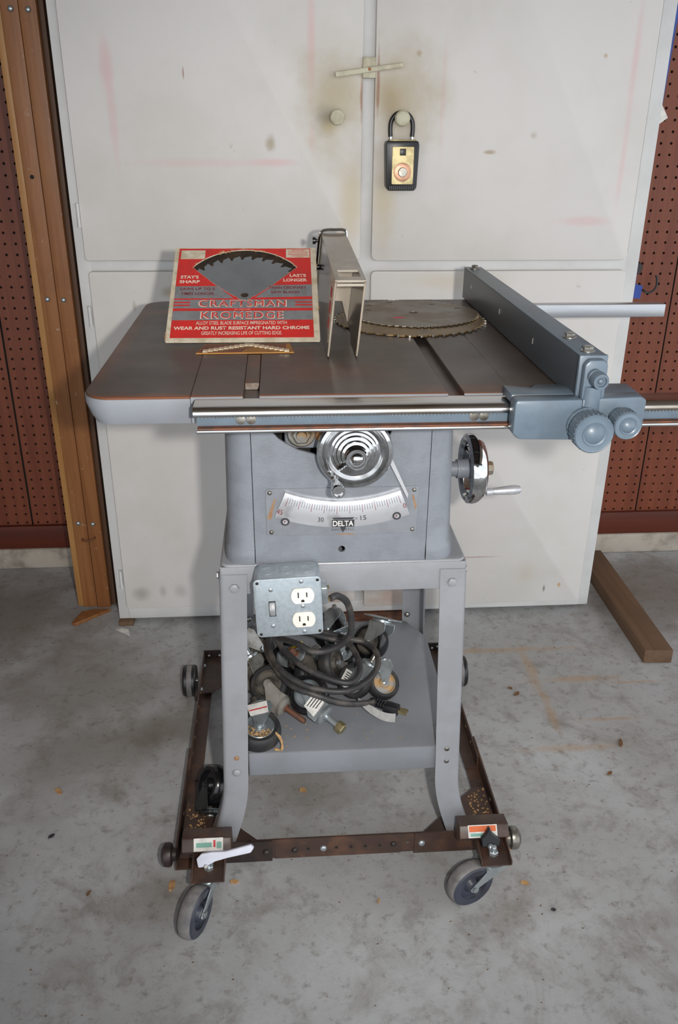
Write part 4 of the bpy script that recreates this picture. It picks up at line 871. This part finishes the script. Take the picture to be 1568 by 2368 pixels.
put('plug_head', prism([(-0.0085,-0.009),(0.0085,-0.009),(0.0085,0.009),(-0.0085,0.009)], p0+pd*0.018, sd, Vector((0,0,1)), 0.028, 0.003, 2) if sd.cross(Vector((0,0,1))).dot(pd) > 0 else prism([(-0.0085,-0.009),(0.0085,-0.009),(0.0085,0.009),(-0.0085,0.009)], p0+pd*0.046, sd, Vector((0,0,1)), 0.028, 0.003, 2), 'black', pl)
for e in (-0.0045, 0.0045): put('prong', prism([(-0.0008,-0.003),(0.0008,-0.003),(0.0008,0.003),(-0.0008,0.003)], p0+pd*(0.062 if sd.cross(Vector((0,0,1))).dot(pd) < 0 else 0.046)+sd*e+Vector((0,0,0.002)), sd, (0,0,1), 0.016), 'brass', pl)
tg = put('warning_tag', nb(), 'tag_paper', pc)
bm = nb(); rows = []
path = catmull([(0.034,0.214,0.275),(0.046,0.210,0.264),(0.060,0.205,0.256),(0.074,0.199,0.250),(0.088,0.1955,0.2475),(0.100,0.194,0.2475)], 5)
for i, p in enumerate(path):
    hw = 0.0035 + 0.0045*min(1, i/9); d_ = Vector((0.10, 0.80, 0.45)).normalized()
    rows.append((bm.verts.new(p-d_*hw), bm.verts.new(p+d_*hw)))
for a, b in zip(rows, rows[1:]): bm.faces.new((a[0], b[0], b[1], a[1]))
bmesh.ops.solidify(bm, geom=bm.faces[:], thickness=0.0004)
bm.to_mesh(tg.data); bm.free(); g = ORG['power_cord']; tg.data.transform(Matrix.Translation((-g['ox'],-g['oy'],-g['oz']))); tg.data.shade_smooth()

# ================================================================== casters
def caster_parts(M, r, wd, kind='stem', off=0.018, stem=0.03, stem_r=0.005, tyre='rubber', hub='zinc', fork='zinc', stem_mat='steel', top='zinc', shape='std', tread=None):
    """parts of one caster: wheel axis = local x, fork direction = local z, wheel centre at the origin"""
    out = []
    hw = wd/2; ri = r*0.70
    prof = [(ri,-hw*0.8),(ri,-hw),(r*0.86,-hw),(r*0.96,-hw*0.72),(r,-hw*0.3),(r,hw*0.3),(r*0.96,hw*0.72),(r*0.86,hw),(ri,hw),(ri,hw*0.8)]
    wh = lathe(prof + [prof[0]], (0,0,0), (1,0,0), 32, close=False)
    hb = lathe([(ri*1.01,-hw*0.85),(ri*0.92,-hw*0.95),(ri*0.85,-hw*0.55),(ri*0.5,-hw*0.5),(ri*0.36,-hw*1.05),(0,-hw*1.06)], (0,0,0), (1,0,0), 28, close=False)
    hb = join(hb, lathe([(0,hw*1.06),(ri*0.36,hw*1.05),(ri*0.5,hw*0.5),(ri*0.85,hw*0.55),(ri*0.92,hw*0.95),(ri*1.01,hw*0.85)], (0,0,0), (1,0,0), 28, close=False))
    top_z = r*1.16
    fx = hw + 0.0025
    fk = nb()
    P_ = [(-r*0.20,-r*0.02),(-r*0.14,-r*0.15),(0,-r*0.20),(r*0.14,-r*0.15),(r*0.22,0.0),(off+r*0.55,r*0.75),(off+r*0.55,top_z),(off-r*0.52,top_z),(off-r*0.50,r*0.85)]
    for sx in (-1, 1):
        fk = join(fk, prism(P_, (sx*fx - 0.0012, 0, 0), (0,1,0), (0,0,1), 0.0024, 0.0004))
    fk = join(fk, prism(rrect(-fx-0.0012, fx+0.0012, off-r*0.52, off+r*0.55, 0.004, 3), (0,0,top_z-0.0012), (1,0,0), (0,1,0), 0.0024))
    ax = lathe([(r*0.13,-fx-0.0045),(r*0.13,-fx-0.001),(r*0.08,-fx-0.001),(r*0.08,fx+0.001),(r*0.13,fx+0.001),(r*0.13,fx+0.0045)], (0,0,0), (1,0,0), 10)
    race = lathe([(r*0.45,0),(r*0.52,0.001),(r*0.52,0.005),(r*0.40,0.0075),(r*0.25,0.008)], (0,off,top_z+0.001), (0,0,1), 24)
    out += [('tyre', wh, tyre), ('hub', hb, hub), ('fork', fk, fork), ('axle', ax, top), ('swivel_race', race, top)]
    z = top_z + 0.008
    if kind == 'plate':
        e = r*0.88; out.append(('mounting_plate', prism(rrect(-e*0.8, e*0.8, off-e, off+e, 0.006, 4), (0,0,z), (1,0,0), (0,1,0), 0.0028, 0.0006), top))
        bh = nb()
        for (a, b) in ((-1,-1),(1,-1),(1,1),(-1,1)): bh = join(bh, lathe([(0.0035,0),(0.0035,0.0002)], (a*e*0.62, off+b*e*0.8, z+0.0028), (0,0,1), 10))
        out.append(('bolt_hole', bh, 'dark'))
    elif kind == 'stem':
        out.append(('stem', lathe([(stem_r*1.5,0),(stem_r*1.5,0.003),(stem_r,0.004),(stem_r,stem-0.002),(stem_r*0.8,stem)], (0,off,z), (0,0,1), 12), stem_mat))
    elif kind == 'nut':
        out.append(('stem', lathe([(stem_r,0),(stem_r,stem)], (0,off,z), (0,0,1), 12), 'zinc')); out.append(('stem_nut', lathe([(stem_r*1.7,stem-0.006),(stem_r*1.9,stem-0.004),(stem_r*1.9,stem+0.006),(stem_r*1.5,stem+0.008)], (0,off,z), (0,0,1), 6), 'brass'))
    for nme, bm, m_ in out: bmesh.ops.transform(bm, matrix=M, verts=bm.verts)
    return out
def orient(c, axis, fork):
    x = Vector(axis).normalized(); z = Vector(fork); z = (z - x*z.dot(x)).normalized(); y = z.cross(x); return basis(c, x, y, z)
GRP = 'loose casters piled on the shelf'
def caster(label, c, axis, fdir, r, wd, group=GRP, rest=True, **kw):
    M = orient(c, axis, fdir); parts = caster_parts(Matrix.Identity(4), r, wd, **kw)
    if rest:   # drop it until its lowest point rests on the shelf (or on the given height)
        base = SZ if rest is True else rest
        lo_ = min((M @ v.co).z for _, bm, _ in parts for v in bm.verts); M = Matrix.Translation((0,0,base+0.0004-lo_)) @ M
    o = thing_local('caster', label, 'caster', M, group)
    objs = {}
    for nme, bm, m_ in parts:
        par = objs.get({'hub':'tyre', 'bolt_hole':'mounting_plate', 'stem_nut':'stem', 'axle':'fork', 'swivel_race':'fork'}.get(nme)) or o
        ob_ = put(nme, bm, m_, par, world=False)
        if nme == 'bolt_hole': ob_['kind'] = 'stuff'
        objs[nme] = ob_
    return o, objs, M
def tagplate(name, par, x, yz, mat, t_=0.0006):
    """flat label on the fork side at local x; polygon in (y,z)"""
    return put(name, prism(yz, (x,0,0), (0,1,0), (0,0,1), t_), mat, par, world=False)

c9, p9, m9 = caster('worn black caster with grey fork and long rusty stem in front of the pile', (-0.122,0.258,0.272), (-0.30,-0.62,0.72), (0.78,-0.60,-0.28), 0.036, 0.024, off=0.016, stem=0.045, stem_r=0.0048, tyre='rubber', hub='dirty_hub', fork='fork_grey', stem_mat='rust', top='fork_grey')
c10, p10, m10 = caster('black caster with shiny chrome hub, white paper label and brass stem nut', (-0.052,0.226,0.27), (-0.28,-0.64,0.72), (0.72,-0.62,-0.30), 0.036, 0.026, off=0.010, kind='nut', stem=0.030, stem_r=0.0055, tyre='rubber_gloss', hub='zinc', fork='zinc')
lb10 = tagplate('paper_label', p10['fork'], 0.0168, [(-0.014,0.010),(0.020,0.010),(0.024,0.036),(-0.006,0.036)], 'paper')
for k in range(4): tagplate('label_print', lb10, 0.0174, [(-0.008,0.014+k*0.005),(0.017-k*0.002,0.014+k*0.005),(0.017-k*0.002,0.0158+k*0.005),(-0.008,0.0158+k*0.005)], 'ink', 0.0001)
c11, p11, m11 = caster('caster lying flat by the left front leg with sawdust in its wheel', (-0.140,0.158,0.257), (0.05,-0.22,0.97), (-0.25,0.80,0.25), 0.0375, 0.030, off=0.012, stem=0.02, tyre='rubber', hub='zinc', fork='zinc')
lb11 = tagplate('paper_label', p11['fork'], 0.0190, [(-0.010,0.020),(0.022,0.020),(0.026,0.044),(-0.010,0.044)], 'paper')
tagplate('label_stripe', lb11, 0.0196, [(-0.009,0.030),(0.023,0.030),(0.023,0.0325),(-0.009,0.0325)], 'red_ink', 0.0001)
sd_ = nb(); rnd = random.Random(5)
for k in range(130):
    a = radians(rnd.uniform(150,330)); rr = 0.024*math.sqrt(rnd.random()); e = rnd.uniform(0.0007,0.002)
    q = prism(circ(0,0,e,5), (0.008+rnd.uniform(0,0.004), rr*cos(a)*1.0, rr*sin(a)*1.0-0.003), (0,1,0), (0,0,1), e); sd_ = join(sd_, q)
put('sawdust', sd_, 'sawdust', p11['tyre'], world=False, kind='stuff')
dr = one('wood_shaving', tube(catmull([(-0.112,0.136,0.274),(-0.104,0.130,0.266),(-0.1015,0.1285,0.252),(-0.103,0.130,0.2415),(-0.110,0.1325,0.2405),(-0.114,0.134,0.2405)], 5), lambda t_: 0.0016+0.0012*sin(9*t_)**2, 6), 'sawdust', 'curled pale wood shaving hanging off the flat caster', 'shaving')
caster('upright caster with zinc mounting plate at the back right of the pile', (0.076,0.398,0.265), (-0.55,-0.55,0.45), (0.15,0.35,0.9), 0.036, 0.030, kind='plate', off=0.016, tyre='rubber_gloss', hub='dirty_hub', fork='zinc', top='zinc')
c1, p1, m1 = caster('dirty black caster with grey hub at the back left of the pile', (-0.145,0.388,0.275), (0.55,-0.60,0.50), (-0.5,0.4,-0.3), 0.035, 0.024, off=0.012, stem=0.02, tyre='rubber', hub='dirty_hub', fork='steel')
caster('glossy black caster half hidden behind the outlet box', (-0.002,0.452,0.275), (-0.35,-0.35,0.80), (0.2,0.7,-0.2), 0.034, 0.026, off=0.012, stem=0.015, tyre='rubber_gloss', hub='rubber', fork='zinc')
caster('brown dusty caster under the cord in the middle of the pile', (-0.050,0.300,0.28), (0.75,-0.45,0.45), (-0.45,-0.1,0.6), 0.034, 0.024, off=0.012, stem=0.018, tyre='rubber', hub='dirty_hub', fork='dirty_hub', stem_mat='rust')
caster('brown dusty caster leaning right of another under the cord loop', (-0.009,0.306,0.272), (0.85,-0.40,0.30), (-0.2,0.5,-0.5), 0.034, 0.024, off=0.010, stem=0.018, tyre='rubber', hub='dirty_hub', fork='steel', stem_mat='rust')
caster('black glossy caster with bright plate under the brown cord loop', (0.018,0.372,0.275), (-0.15,-0.20,0.95), (-0.30,0.85,0.1), 0.034, 0.026, kind='plate', off=0.014, tyre='rubber_gloss', hub='zinc', fork='zinc')
c6, p6, m6 = caster('grey hubbed caster with barcode sticker inside the cord loop', (0.034,0.278,0.28), (-0.50,-0.62,0.55), (0.55,0.5,0.3), 0.033, 0.024, off=0.012, stem=0.016, tyre='rubber', hub='zinc', fork='zinc')
p0_ = put('barcode_sticker', prism(rrect(-0.018,0.0,-0.020,0.012,0.001), (-0.0155,0,0), (0,1,0), (0,0,1), 0.0003), 'paper', c6, world=False)
bs = put('barcode_sticker', prism(rrect(-0.020,0.000,-0.018,0.014,0.001), (0.0140,0,0), (0,1,0), (0,0,1), 0.0005), 'paper', c6, world=False)
for k in range(6): put('barcode_bar', prism([(-0.016,-0.013+k*0.0042),(-0.004,-0.013+k*0.0042),(-0.004,-0.0112+k*0.0042),(-0.016,-0.0112+k*0.0042)], (0.0145,0,0), (0,1,0), (0,0,1), 0.0001), 'ink', bs, world=False)
caster('caster with sawdust filled hub at the right end of the pile', (0.086,0.274,0.265), (0.20,-0.60,0.72), (-0.3,0.7,0.3), 0.030, 0.022, off=0.010, stem=0.016, tyre='rubber', hub='dusty_hub', fork='zinc')
caster('small stem caster with threaded end peeking past the left leg', (-0.149,0.305,0.27), (0.35,-0.60,0.65), (-0.50,0.65,0.45), 0.030, 0.022, off=0.010, stem=0.022, tyre='dirty_hub', hub='dirty_hub', fork='steel', stem_mat='zinc')
c13, p13, m13 = caster('caster with a yellow warning label below the outlet box', (-0.086,0.366,0.285), (-0.10,-0.60,0.75), (0.65,0.30,0.1), 0.032, 0.024, off=0.010, stem=0.018, tyre='rubber_gloss', hub='zinc', fork='zinc')
yl = tagplate('yellow_label', p13['fork'], 0.0158, [(-0.012,0.006),(0.016,0.006),(0.016,0.036),(-0.012,0.036)], 'yellow')
tagplate('label_stripe', yl, 0.0164, [(-0.006,0.016),(-0.001,0.016),(-0.001,0.030),(-0.006,0.030)], 'red_ink', 0.0001)

# ================================================================== mobile base
mb = thing('mobile_base', 'brown angle-iron mobile base on casters carrying the saw stand', 'mobile base', (0.0,0.4,0.0))
def angle_rail(name, p0, p1, h=0.040, w_=0.030, inward=(0,1,0), z0=0.030, mat='base_brown', t_=0.003):
    p0, p1 = Vector(p0), Vector(p1); d = (p1-p0).normalized(); inn = Vector(inward)
    P_ = [(0,0),(w_,0),(w_,t_),(t_,t_),(t_,h),(0,h)]
    bm = prism(P_, (p0.x,p0.y,z0), inn, Vector((0,0,1)), (p1-p0).length)
    N = inn.cross(Vector((0,0,1)))
    if N.dot(d) < 0: bmesh.ops.translate(bm, verts=bm.verts, vec=d*(p1-p0).length)
    return put(name, bm, mat, mb)
FY = 0.096
fr_ = angle_rail('front_rail', (-0.16,FY+0.003,0), (0.185,FY+0.003,0), 0.042, 0.03, (0,1,0), 0.028)
sl1 = angle_rail('rail_sleeve', (-0.262,FY,0), (-0.1235,FY,0), 0.046, 0.033, (0,1,0), 0.0245, 'base_dark'); sl2 = angle_rail('rail_sleeve', (0.127,FY,0), (0.255,FY,0), 0.046, 0.033, (0,1,0), 0.0265)
sl3 = angle_rail('rail_sleeve', (-0.118,FY+0.0015,0), (0.103,FY+0.0015,0), 0.044, 0.031, (0,1,0), 0.028)
for (x, z, m_, par, r_) in ((-0.1335,0.045,'base_dark',sl1,0.0062), (-0.084,0.046,'base_dark',sl3,0.006), (-0.034,0.0475,'zinc',sl3,0.0062), (0.0897,0.049,'base_dark',sl3,0.0058), (0.1396,0.050,'zinc',sl2,0.0062)):
    put('bolt', domebolt((x,FY-(0.0002 if par is not sl3 else -0.0013),z), (0,-1,0), r_, 0.004), m_, par)
for x in (-0.0605,-0.011,0.0148,0.040,0.0652): put('hole', lathe([(0.003,0),(0.003,0.0003)], (x,FY+0.0013,0.0475), (0,-1,0), 10), 'dark', sl3)
put('hole', lathe([(0.003,0),(0.003,0.0003)], (0.1149,FY+0.0028,0.050), (0,-1,0), 10), 'steel', fr_)
SX = 0.287; RYb = 0.70
for s_ in (-1, 1):
    sr = angle_rail('side_rail', (s_*SX,0.30,0), (s_*SX,RYb,0), 0.030, 0.026, (-s_,0,0), 0.028)
    ss = angle_rail('rail_sleeve', (s_*(SX+0.0035),0.085,0), (s_*(SX+0.0035),0.36,0), 0.034, 0.028, (-s_,0,0), 0.0255)
    for k in range(5): put('hole', lathe([(0.003,0),(0.003,0.0003)], (s_*(SX-0.0032),0.36+k*0.05,0.045), (-s_,0,0), 10), 'sawdust', sr)
    for y in (0.575, 0.665): put('bolt', domebolt((s_*(SX-0.0032),y,0.043), (-s_,0,0), 0.005, 0.004), 'zinc', sr)
    for y in (0.20, 0.31): put('bolt', domebolt((s_*(SX-0.0002),y,0.042), (-s_,0,0), 0.006, 0.004), 'base_dark', ss)
    # gussets that carry the feet
    for (y0, dy) in ((FY+0.003,1), (RYb,-1)):
        pol = [(s_*(SX-0.003),y0), (s_*(SX-0.003),y0+dy*0.135), (s_*(SX-0.027),y0+dy*0.135), (s_*0.150,y0+dy*0.03), (s_*0.150,y0)]
        pg = put('gusset', prism(pol if s_*dy < 0 else pol[::-1], (0,0,0.0385), (1,0,0), (0,1,0), 0.003), 'base_brown', mb)
        if dy > 0:
            cr = nb(); rnd = random.Random(11 if s_ > 0 else 12)
            for k in range(60):
                x, y = s_*rnd.uniform(0.245,0.280), y0 + rnd.uniform(0.03,0.13); e = rnd.uniform(0.0008,0.0024)
                cr = join(cr, prism(circ(x,y,e,5,rnd.random()), (0,0,0.0416), (1,0,0), (0,1,0), e*0.6))
            put('sawdust', cr, 'sawdust', pg, kind='stuff')
            put('bolt', hexbolt((s_*0.243,y0+0.018,0.0455), (0,0,1), 0.006, 0.01, False), 'zinc', pg)
bk = angle_rail('rear_rail', (-SX,RYb+0.004,0), (SX,RYb+0.004,0), 0.030, 0.026, (0,-1,0), 0.030, 'base_dark')
for x in (-0.275, -0.25, 0.262, 0.275): put('hole', lathe([(0.0028,0),(0.0028,0.0003)], (x,RYb+0.0008,0.047+(0.004 if x > 0.27 else 0)), (0,-1,0), 10), 'paper', bk)
for s_ in (-1, 1):   # fixed rear rollers
    c = Vector((s_*0.3125,0.618,0.0365)); r = 0.036
    tw = put('rear_wheel', lathe([(0.010,-0.0145),(r*0.93,-0.0145),(r,-0.011),(r,0.011),(r*0.93,0.0145),(0.010,0.0145)], c, (1,0,0), 36), 'black', mb)
    put('tread', lathe([(r+0.0002,-0.0055),(r+0.0004,-0.005),(r+0.0004,0.005),(r+0.0002,0.0055)], c, (1,0,0), 36), 'grey_tyre', tw)
    put('axle', cyl(c-Vector((0.0175,0,0)), c+Vector((0.0175,0,0)), 0.005), 'steel', tw)
    put('lock_tab', box(min(s_*0.296,s_*0.288), max(s_*0.296,s_*0.288), 0.555, 0.575, 0.025, 0.045, 0.001), 'base_dark', mb)
# front brackets with swivel casters
def bracket(s_, cx, cyf, wx, fx, wz):
    x0, x1 = (-0.272,-0.190) if s_ < 0 else (0.196,0.281)
    br = put('caster_bracket', prism([(0.060,0.088),(0.0945,0.060),(0.0945,0.112),(0.066,0.1165),(0.052,0.100)], (x0,0,0), (0,1,0), (0,0,1), x1-x0, 0.002, 2), 'base_brown', mb)
    yk = nb()
    for x, sg in ((cx-wx,-1), (cx+wx,1)):
        yk = join(yk, prism([(0.072,0.070),(0.072,0.098),(0.055,0.098),(cyf-0.002,0.0905),(cyf-0.002,0.0825),(0.035,0.0800)], (x-0.0012,0,0), (0,1,0), (0,0,1), 0.0024, 0.0006))
    yk = join(yk, prism([(cx-wx,cyf),(cx+wx,cyf),(cx+wx,0.072),(cx-wx,0.072)], (0,0,0.0800), (1,0,0), (0,1,0), 0.0028))
    ykp = put('caster_yoke', yk, 'base_brown', mb)
    put('stem_nut', join(lathe([(0.0085,0),(0.0085,0.006),(0.0075,0.007)], (cx,0.034,0.0828), (0,0,1), 6), lathe([(0.005,0.007),(0.005,0.015),(0.004,0.0165),(0,0.0168)], (cx,0.034,0.0828), (0,0,1), 14)), 'zinc', ykp)
    put('pivot_knob', lathe([(0.010,-0.004),(0.012,0.002),(0.019,0.004),(0.0205,0.009),(0.019,0.016),(0.012,0.021),(0,0.0225)], (s_*0.291,0.088,0.060), (s_,0,0), 24), 'base_dark' if s_ < 0 else 'steel', mb)
    return br, ykp
bL, yL = bracket(-1, -0.2265, 0.006, 0.026, 0, 0); bR, yR = bracket(1, 0.2500, 0.010, 0.025, 0, 0)
def sticker(par, x0, x1, main, rest):
    n_ = Vector((0,-0.0165,0.014)); v_ = Vector((0,0.014,0.0165)).normalized(); o_ = Vector((x0, 0.0524, 0.1010))
    st_ = put('sticker', prism([(0,0.0),(x1-x0,0.0),(x1-x0,0.0205),(0,0.0205)], o_, (1,0,0), v_, 0.0004), 'paper', par)
    for (a, b, c, d, m_) in rest: put('sticker_print', prism([(a,c),(b,c),(b,d),(a,d)], o_ + Vector((1,0,0)).cross(v_)*0.0004, (1,0,0), v_, 0.0001), m_, st_)
sticker(bL, -0.252, -0.2035, None, [(0.004,0.030,0.006,0.0135,'green_ink'), (0.0325,0.036,0.006,0.017,'red_ink'), (0.038,0.046,0.004,0.014,'green_ink')])
sticker(bR, 0.2105, 0.2605, None, [(0.002,0.048,0.0095,0.019,'orange_ink'), (0.004,0.040,0.002,0.007,'green_ink')])
lv = put('brake_lever', prism([(0,-0.0105),(0.012,-0.012),(0.030,-0.007),(0.050,-0.006),(0.090,-0.0065),(0.097,0.0),(0.093,0.0065),(0.050,0.005),(0.028,0.009),(0.010,0.010),(0,0.004)], (-0.2430,0.032,0.1045), Vector((1,-0.02,0.27)).normalized(), Vector((-0.2,0.52,0.83)).normalized(), 0.009, 0.002, 2), 'lever', mb, label='white plastic brake lever')
put('lever_bolt', hexbolt((-0.2295,0.020,0.1020), (0.1,-0.8,0.5), 0.004, 0.003, False), 'steel', lv)
rb = put('brake_catch', join(prism([(0.231,0.0),(0.262,0.0),(0.264,0.012),(0.250,0.024),(0.244,0.036),(0.238,0.024),(0.230,0.016)], (0,0.048,0.0885), (1,0,0), Vector((0,0.35,0.93)), 0.010, 0.002)), 'black', mb)
put('catch_bolt', domebolt((0.2455,0.0385,0.0945), (0,-1,0.3), 0.0055, 0.006), 'zinc', rb)
for (c, swx, axis, m_, tread) in (((-0.2480,-0.0160,0.0425), -0.2265, (0.92,-0.39,0), 'blue_wheel', 0), ((0.2085,0.0140,0.0425), 0.2500, (0.36,-0.93,0), 'blue_wheel', 0)):
    tr_ = Vector((swx-c[0], 0.034-c[1], 0)); M = orient(c, axis, (0,0,1)); yl_ = M.to_3x3().inverted() @ tr_
    off_ = yl_.y
    parts = caster_parts(Matrix.Identity(4), 0.0420, 0.026, kind='none', off=off_*0.92, tyre='grey_tyre', hub='blue_wheel', fork='zinc', stem_mat='steel', top='zinc')
    fk = None; done = {}
    # keep the fork's top under the yoke plate
    for nme, bm, mt in sorted(parts, key=lambda q: q[0] != 'fork'):
        for v in bm.verts:
            if nme in ('fork', 'swivel_race') and v.co.z > 0.015: v.co.z = 0.015 + (v.co.z-0.015)*(0.0370-0.015)/(0.0420*1.16+0.009-0.015)
        bmesh.ops.transform(bm, matrix=M, verts=bm.verts)
        name_ = {'fork':'caster_fork', 'tyre':'caster_tyre', 'hub':'wheel_disc', 'axle':'axle', 'swivel_race':'swivel_race'}[nme]
        done[nme] = put(name_, bm, mt, mb if nme == 'fork' else done['fork'])
    # slate-grey side walls of the wheel
    for sg in (-1, 1):
        q = lathe([(0.0420*0.60,sg*0.0128),(0.0420*0.86,sg*0.0136),(0.0420*0.93,sg*0.0115)], (0,0,0), (1,0,0), 32, close=False); bmesh.ops.transform(q, matrix=M, verts=q.verts)
        put('tyre_sidewall', q, 'blue_wheel', done['fork'])

# black caster lying on the left front gusset
caster('black rubber caster with dark hood lying on the base behind the left front leg', (-0.230,0.212,0.075), (-0.75,-0.35,0.45), (-0.30,-0.80,-0.35), 0.037, 0.030, group='loose casters', rest=0.0418, off=0.010, stem=0.004, tyre='rubber_gloss', hub='rubber_gloss', fork='hood', top='hood')

# ================================================================== litter on the floor
def chip(name, x, y, sz, mat, label, cat, seedv, flat=0.003, curl=0.3):
    rnd = random.Random(seedv); n_ = rnd.choice((5,6,7)); a0 = rnd.random()*6
    P_ = [(sz*(0.5+rnd.random()*0.6)*cos(a0+2*pi*k/n_), sz*0.45*(0.5+rnd.random()*0.6)*sin(a0+2*pi*k/n_)) for k in range(n_)]
    a = rnd.random()*pi; U = Vector((cos(a),sin(a),rnd.uniform(-curl,curl)*0.3)).normalized(); V = Vector((-sin(a),cos(a),0)); V = (V-U*V.dot(U)).normalized()
    bm = prism(P_, (x,y,0), U, V, flat); mz = min(v.co.z for v in bm.verts); bmesh.ops.translate(bm, verts=bm.verts, vec=(0,0,0.0003-mz))
    return one(name, bm, mat, label, cat, 'litter on the garage floor')
for i, (x, y, sz, mat, name, lab) in enumerate((
    (0.441,0.57,0.012,'leaf','dry_leaf','dark curled leaf bit on the floor right of the saw base'),
    (0.430,0.592,0.008,'leaf','dry_leaf','tiny brown leaf bit next to a larger one right of the base'),
    (0.618,0.387,0.014,'leaf','dry_leaf','brown leaf scrap on the floor at the far right edge below the plank'),
    (0.348,-0.016,0.006,'ink','grit_lump','small black grit lump on the floor right of the front caster'),
    (-0.546,0.318,0.014,'chipwood','wood_chip','tan wood chip on the floor at the far left'),
    (0.316,0.040,0.010,'chipwood','wood_chip','pale wood chip on the floor beside the right front caster'),
    (-0.065,0.290,0.013,'chipwood','wood_chip','pale splinter on the floor between the saw legs'),
    (0.303,0.118,0.009,'chipwood','wood_chip','pale chip on the floor beside the right pivot knob'),
    (-0.298,0.075,0.015,'chipwood','wood_chip','tan splinter on the floor under the left pivot knob'),
    (-0.531,0.201,0.009,'ink','grit_lump','dark grit lump on the floor at the far left below the tan chip'),
    (0.561,0.298,0.009,'leaf','dry_leaf','small leaf crumb on the floor at right below the leaf scrap'),
    (-0.438,0.067,0.006,'leaf','dry_leaf','small brown crumb on the floor left of the front caster'),
    (0.056,0.020,0.006,'chipwood','wood_chip','tiny chip on the floor in front of the base rail'),
    (-0.19,0.075,0.010,'chipwood','wood_chip','shaving on the floor under the white brake lever'))):
    chip(name, x, y, sz, mat, lab, name.split('_')[-1] if name != 'wood_chip' else 'wood chip', 40+i)
cr = nb(); rnd = random.Random(21); vs2 = []
for k in range(420):
    x, y = rnd.uniform(-0.9,1.0), rnd.uniform(-0.2,1.0)
    e = rnd.uniform(0.0004,0.0013); a = rnd.random()*6
    q = [cr.verts.new((x+e*1.6*cos(a+b), y+e*0.8*sin(a+b), 0.0003 if j < 4 else 0.0003+e*0.6)) for j, b in enumerate((0,1.57,3.14,4.71)*2)]
    cr.faces.new(q[4:8]); [cr.faces.new((q[i], q[(i+1)%4], q[4+(i+1)%4], q[4+i])) for i in range(4)]
co = one('floor_crumbs', cr, 'leaf', 'scattered brown crumbs over the concrete floor', 'crumbs'); co['kind'] = 'stuff'
cr = nb()
for k in range(90):
    x, y = rnd.choice(((rnd.uniform(0.02,0.19), rnd.uniform(0.14,0.45)), (rnd.uniform(-0.16,-0.05), rnd.uniform(0.14,0.2))))
    e = rnd.uniform(0.0004,0.0013); a = rnd.random()*6
    q = [cr.verts.new((x+e*1.6*cos(a+b), y+e*0.8*sin(a+b), SZ+0.0003+(0 if j < 4 else e*0.6))) for j, b in enumerate((0,1.57,3.14,4.71)*2)]
    cr.faces.new(q[4:8]); [cr.faces.new((q[i], q[(i+1)%4], q[4+(i+1)%4], q[4+i])) for i in range(4)]
co = one('shelf_sawdust', cr, 'sawdust', 'fine sawdust specks over the grey saw shelf', 'sawdust'); co['kind'] = 'stuff'
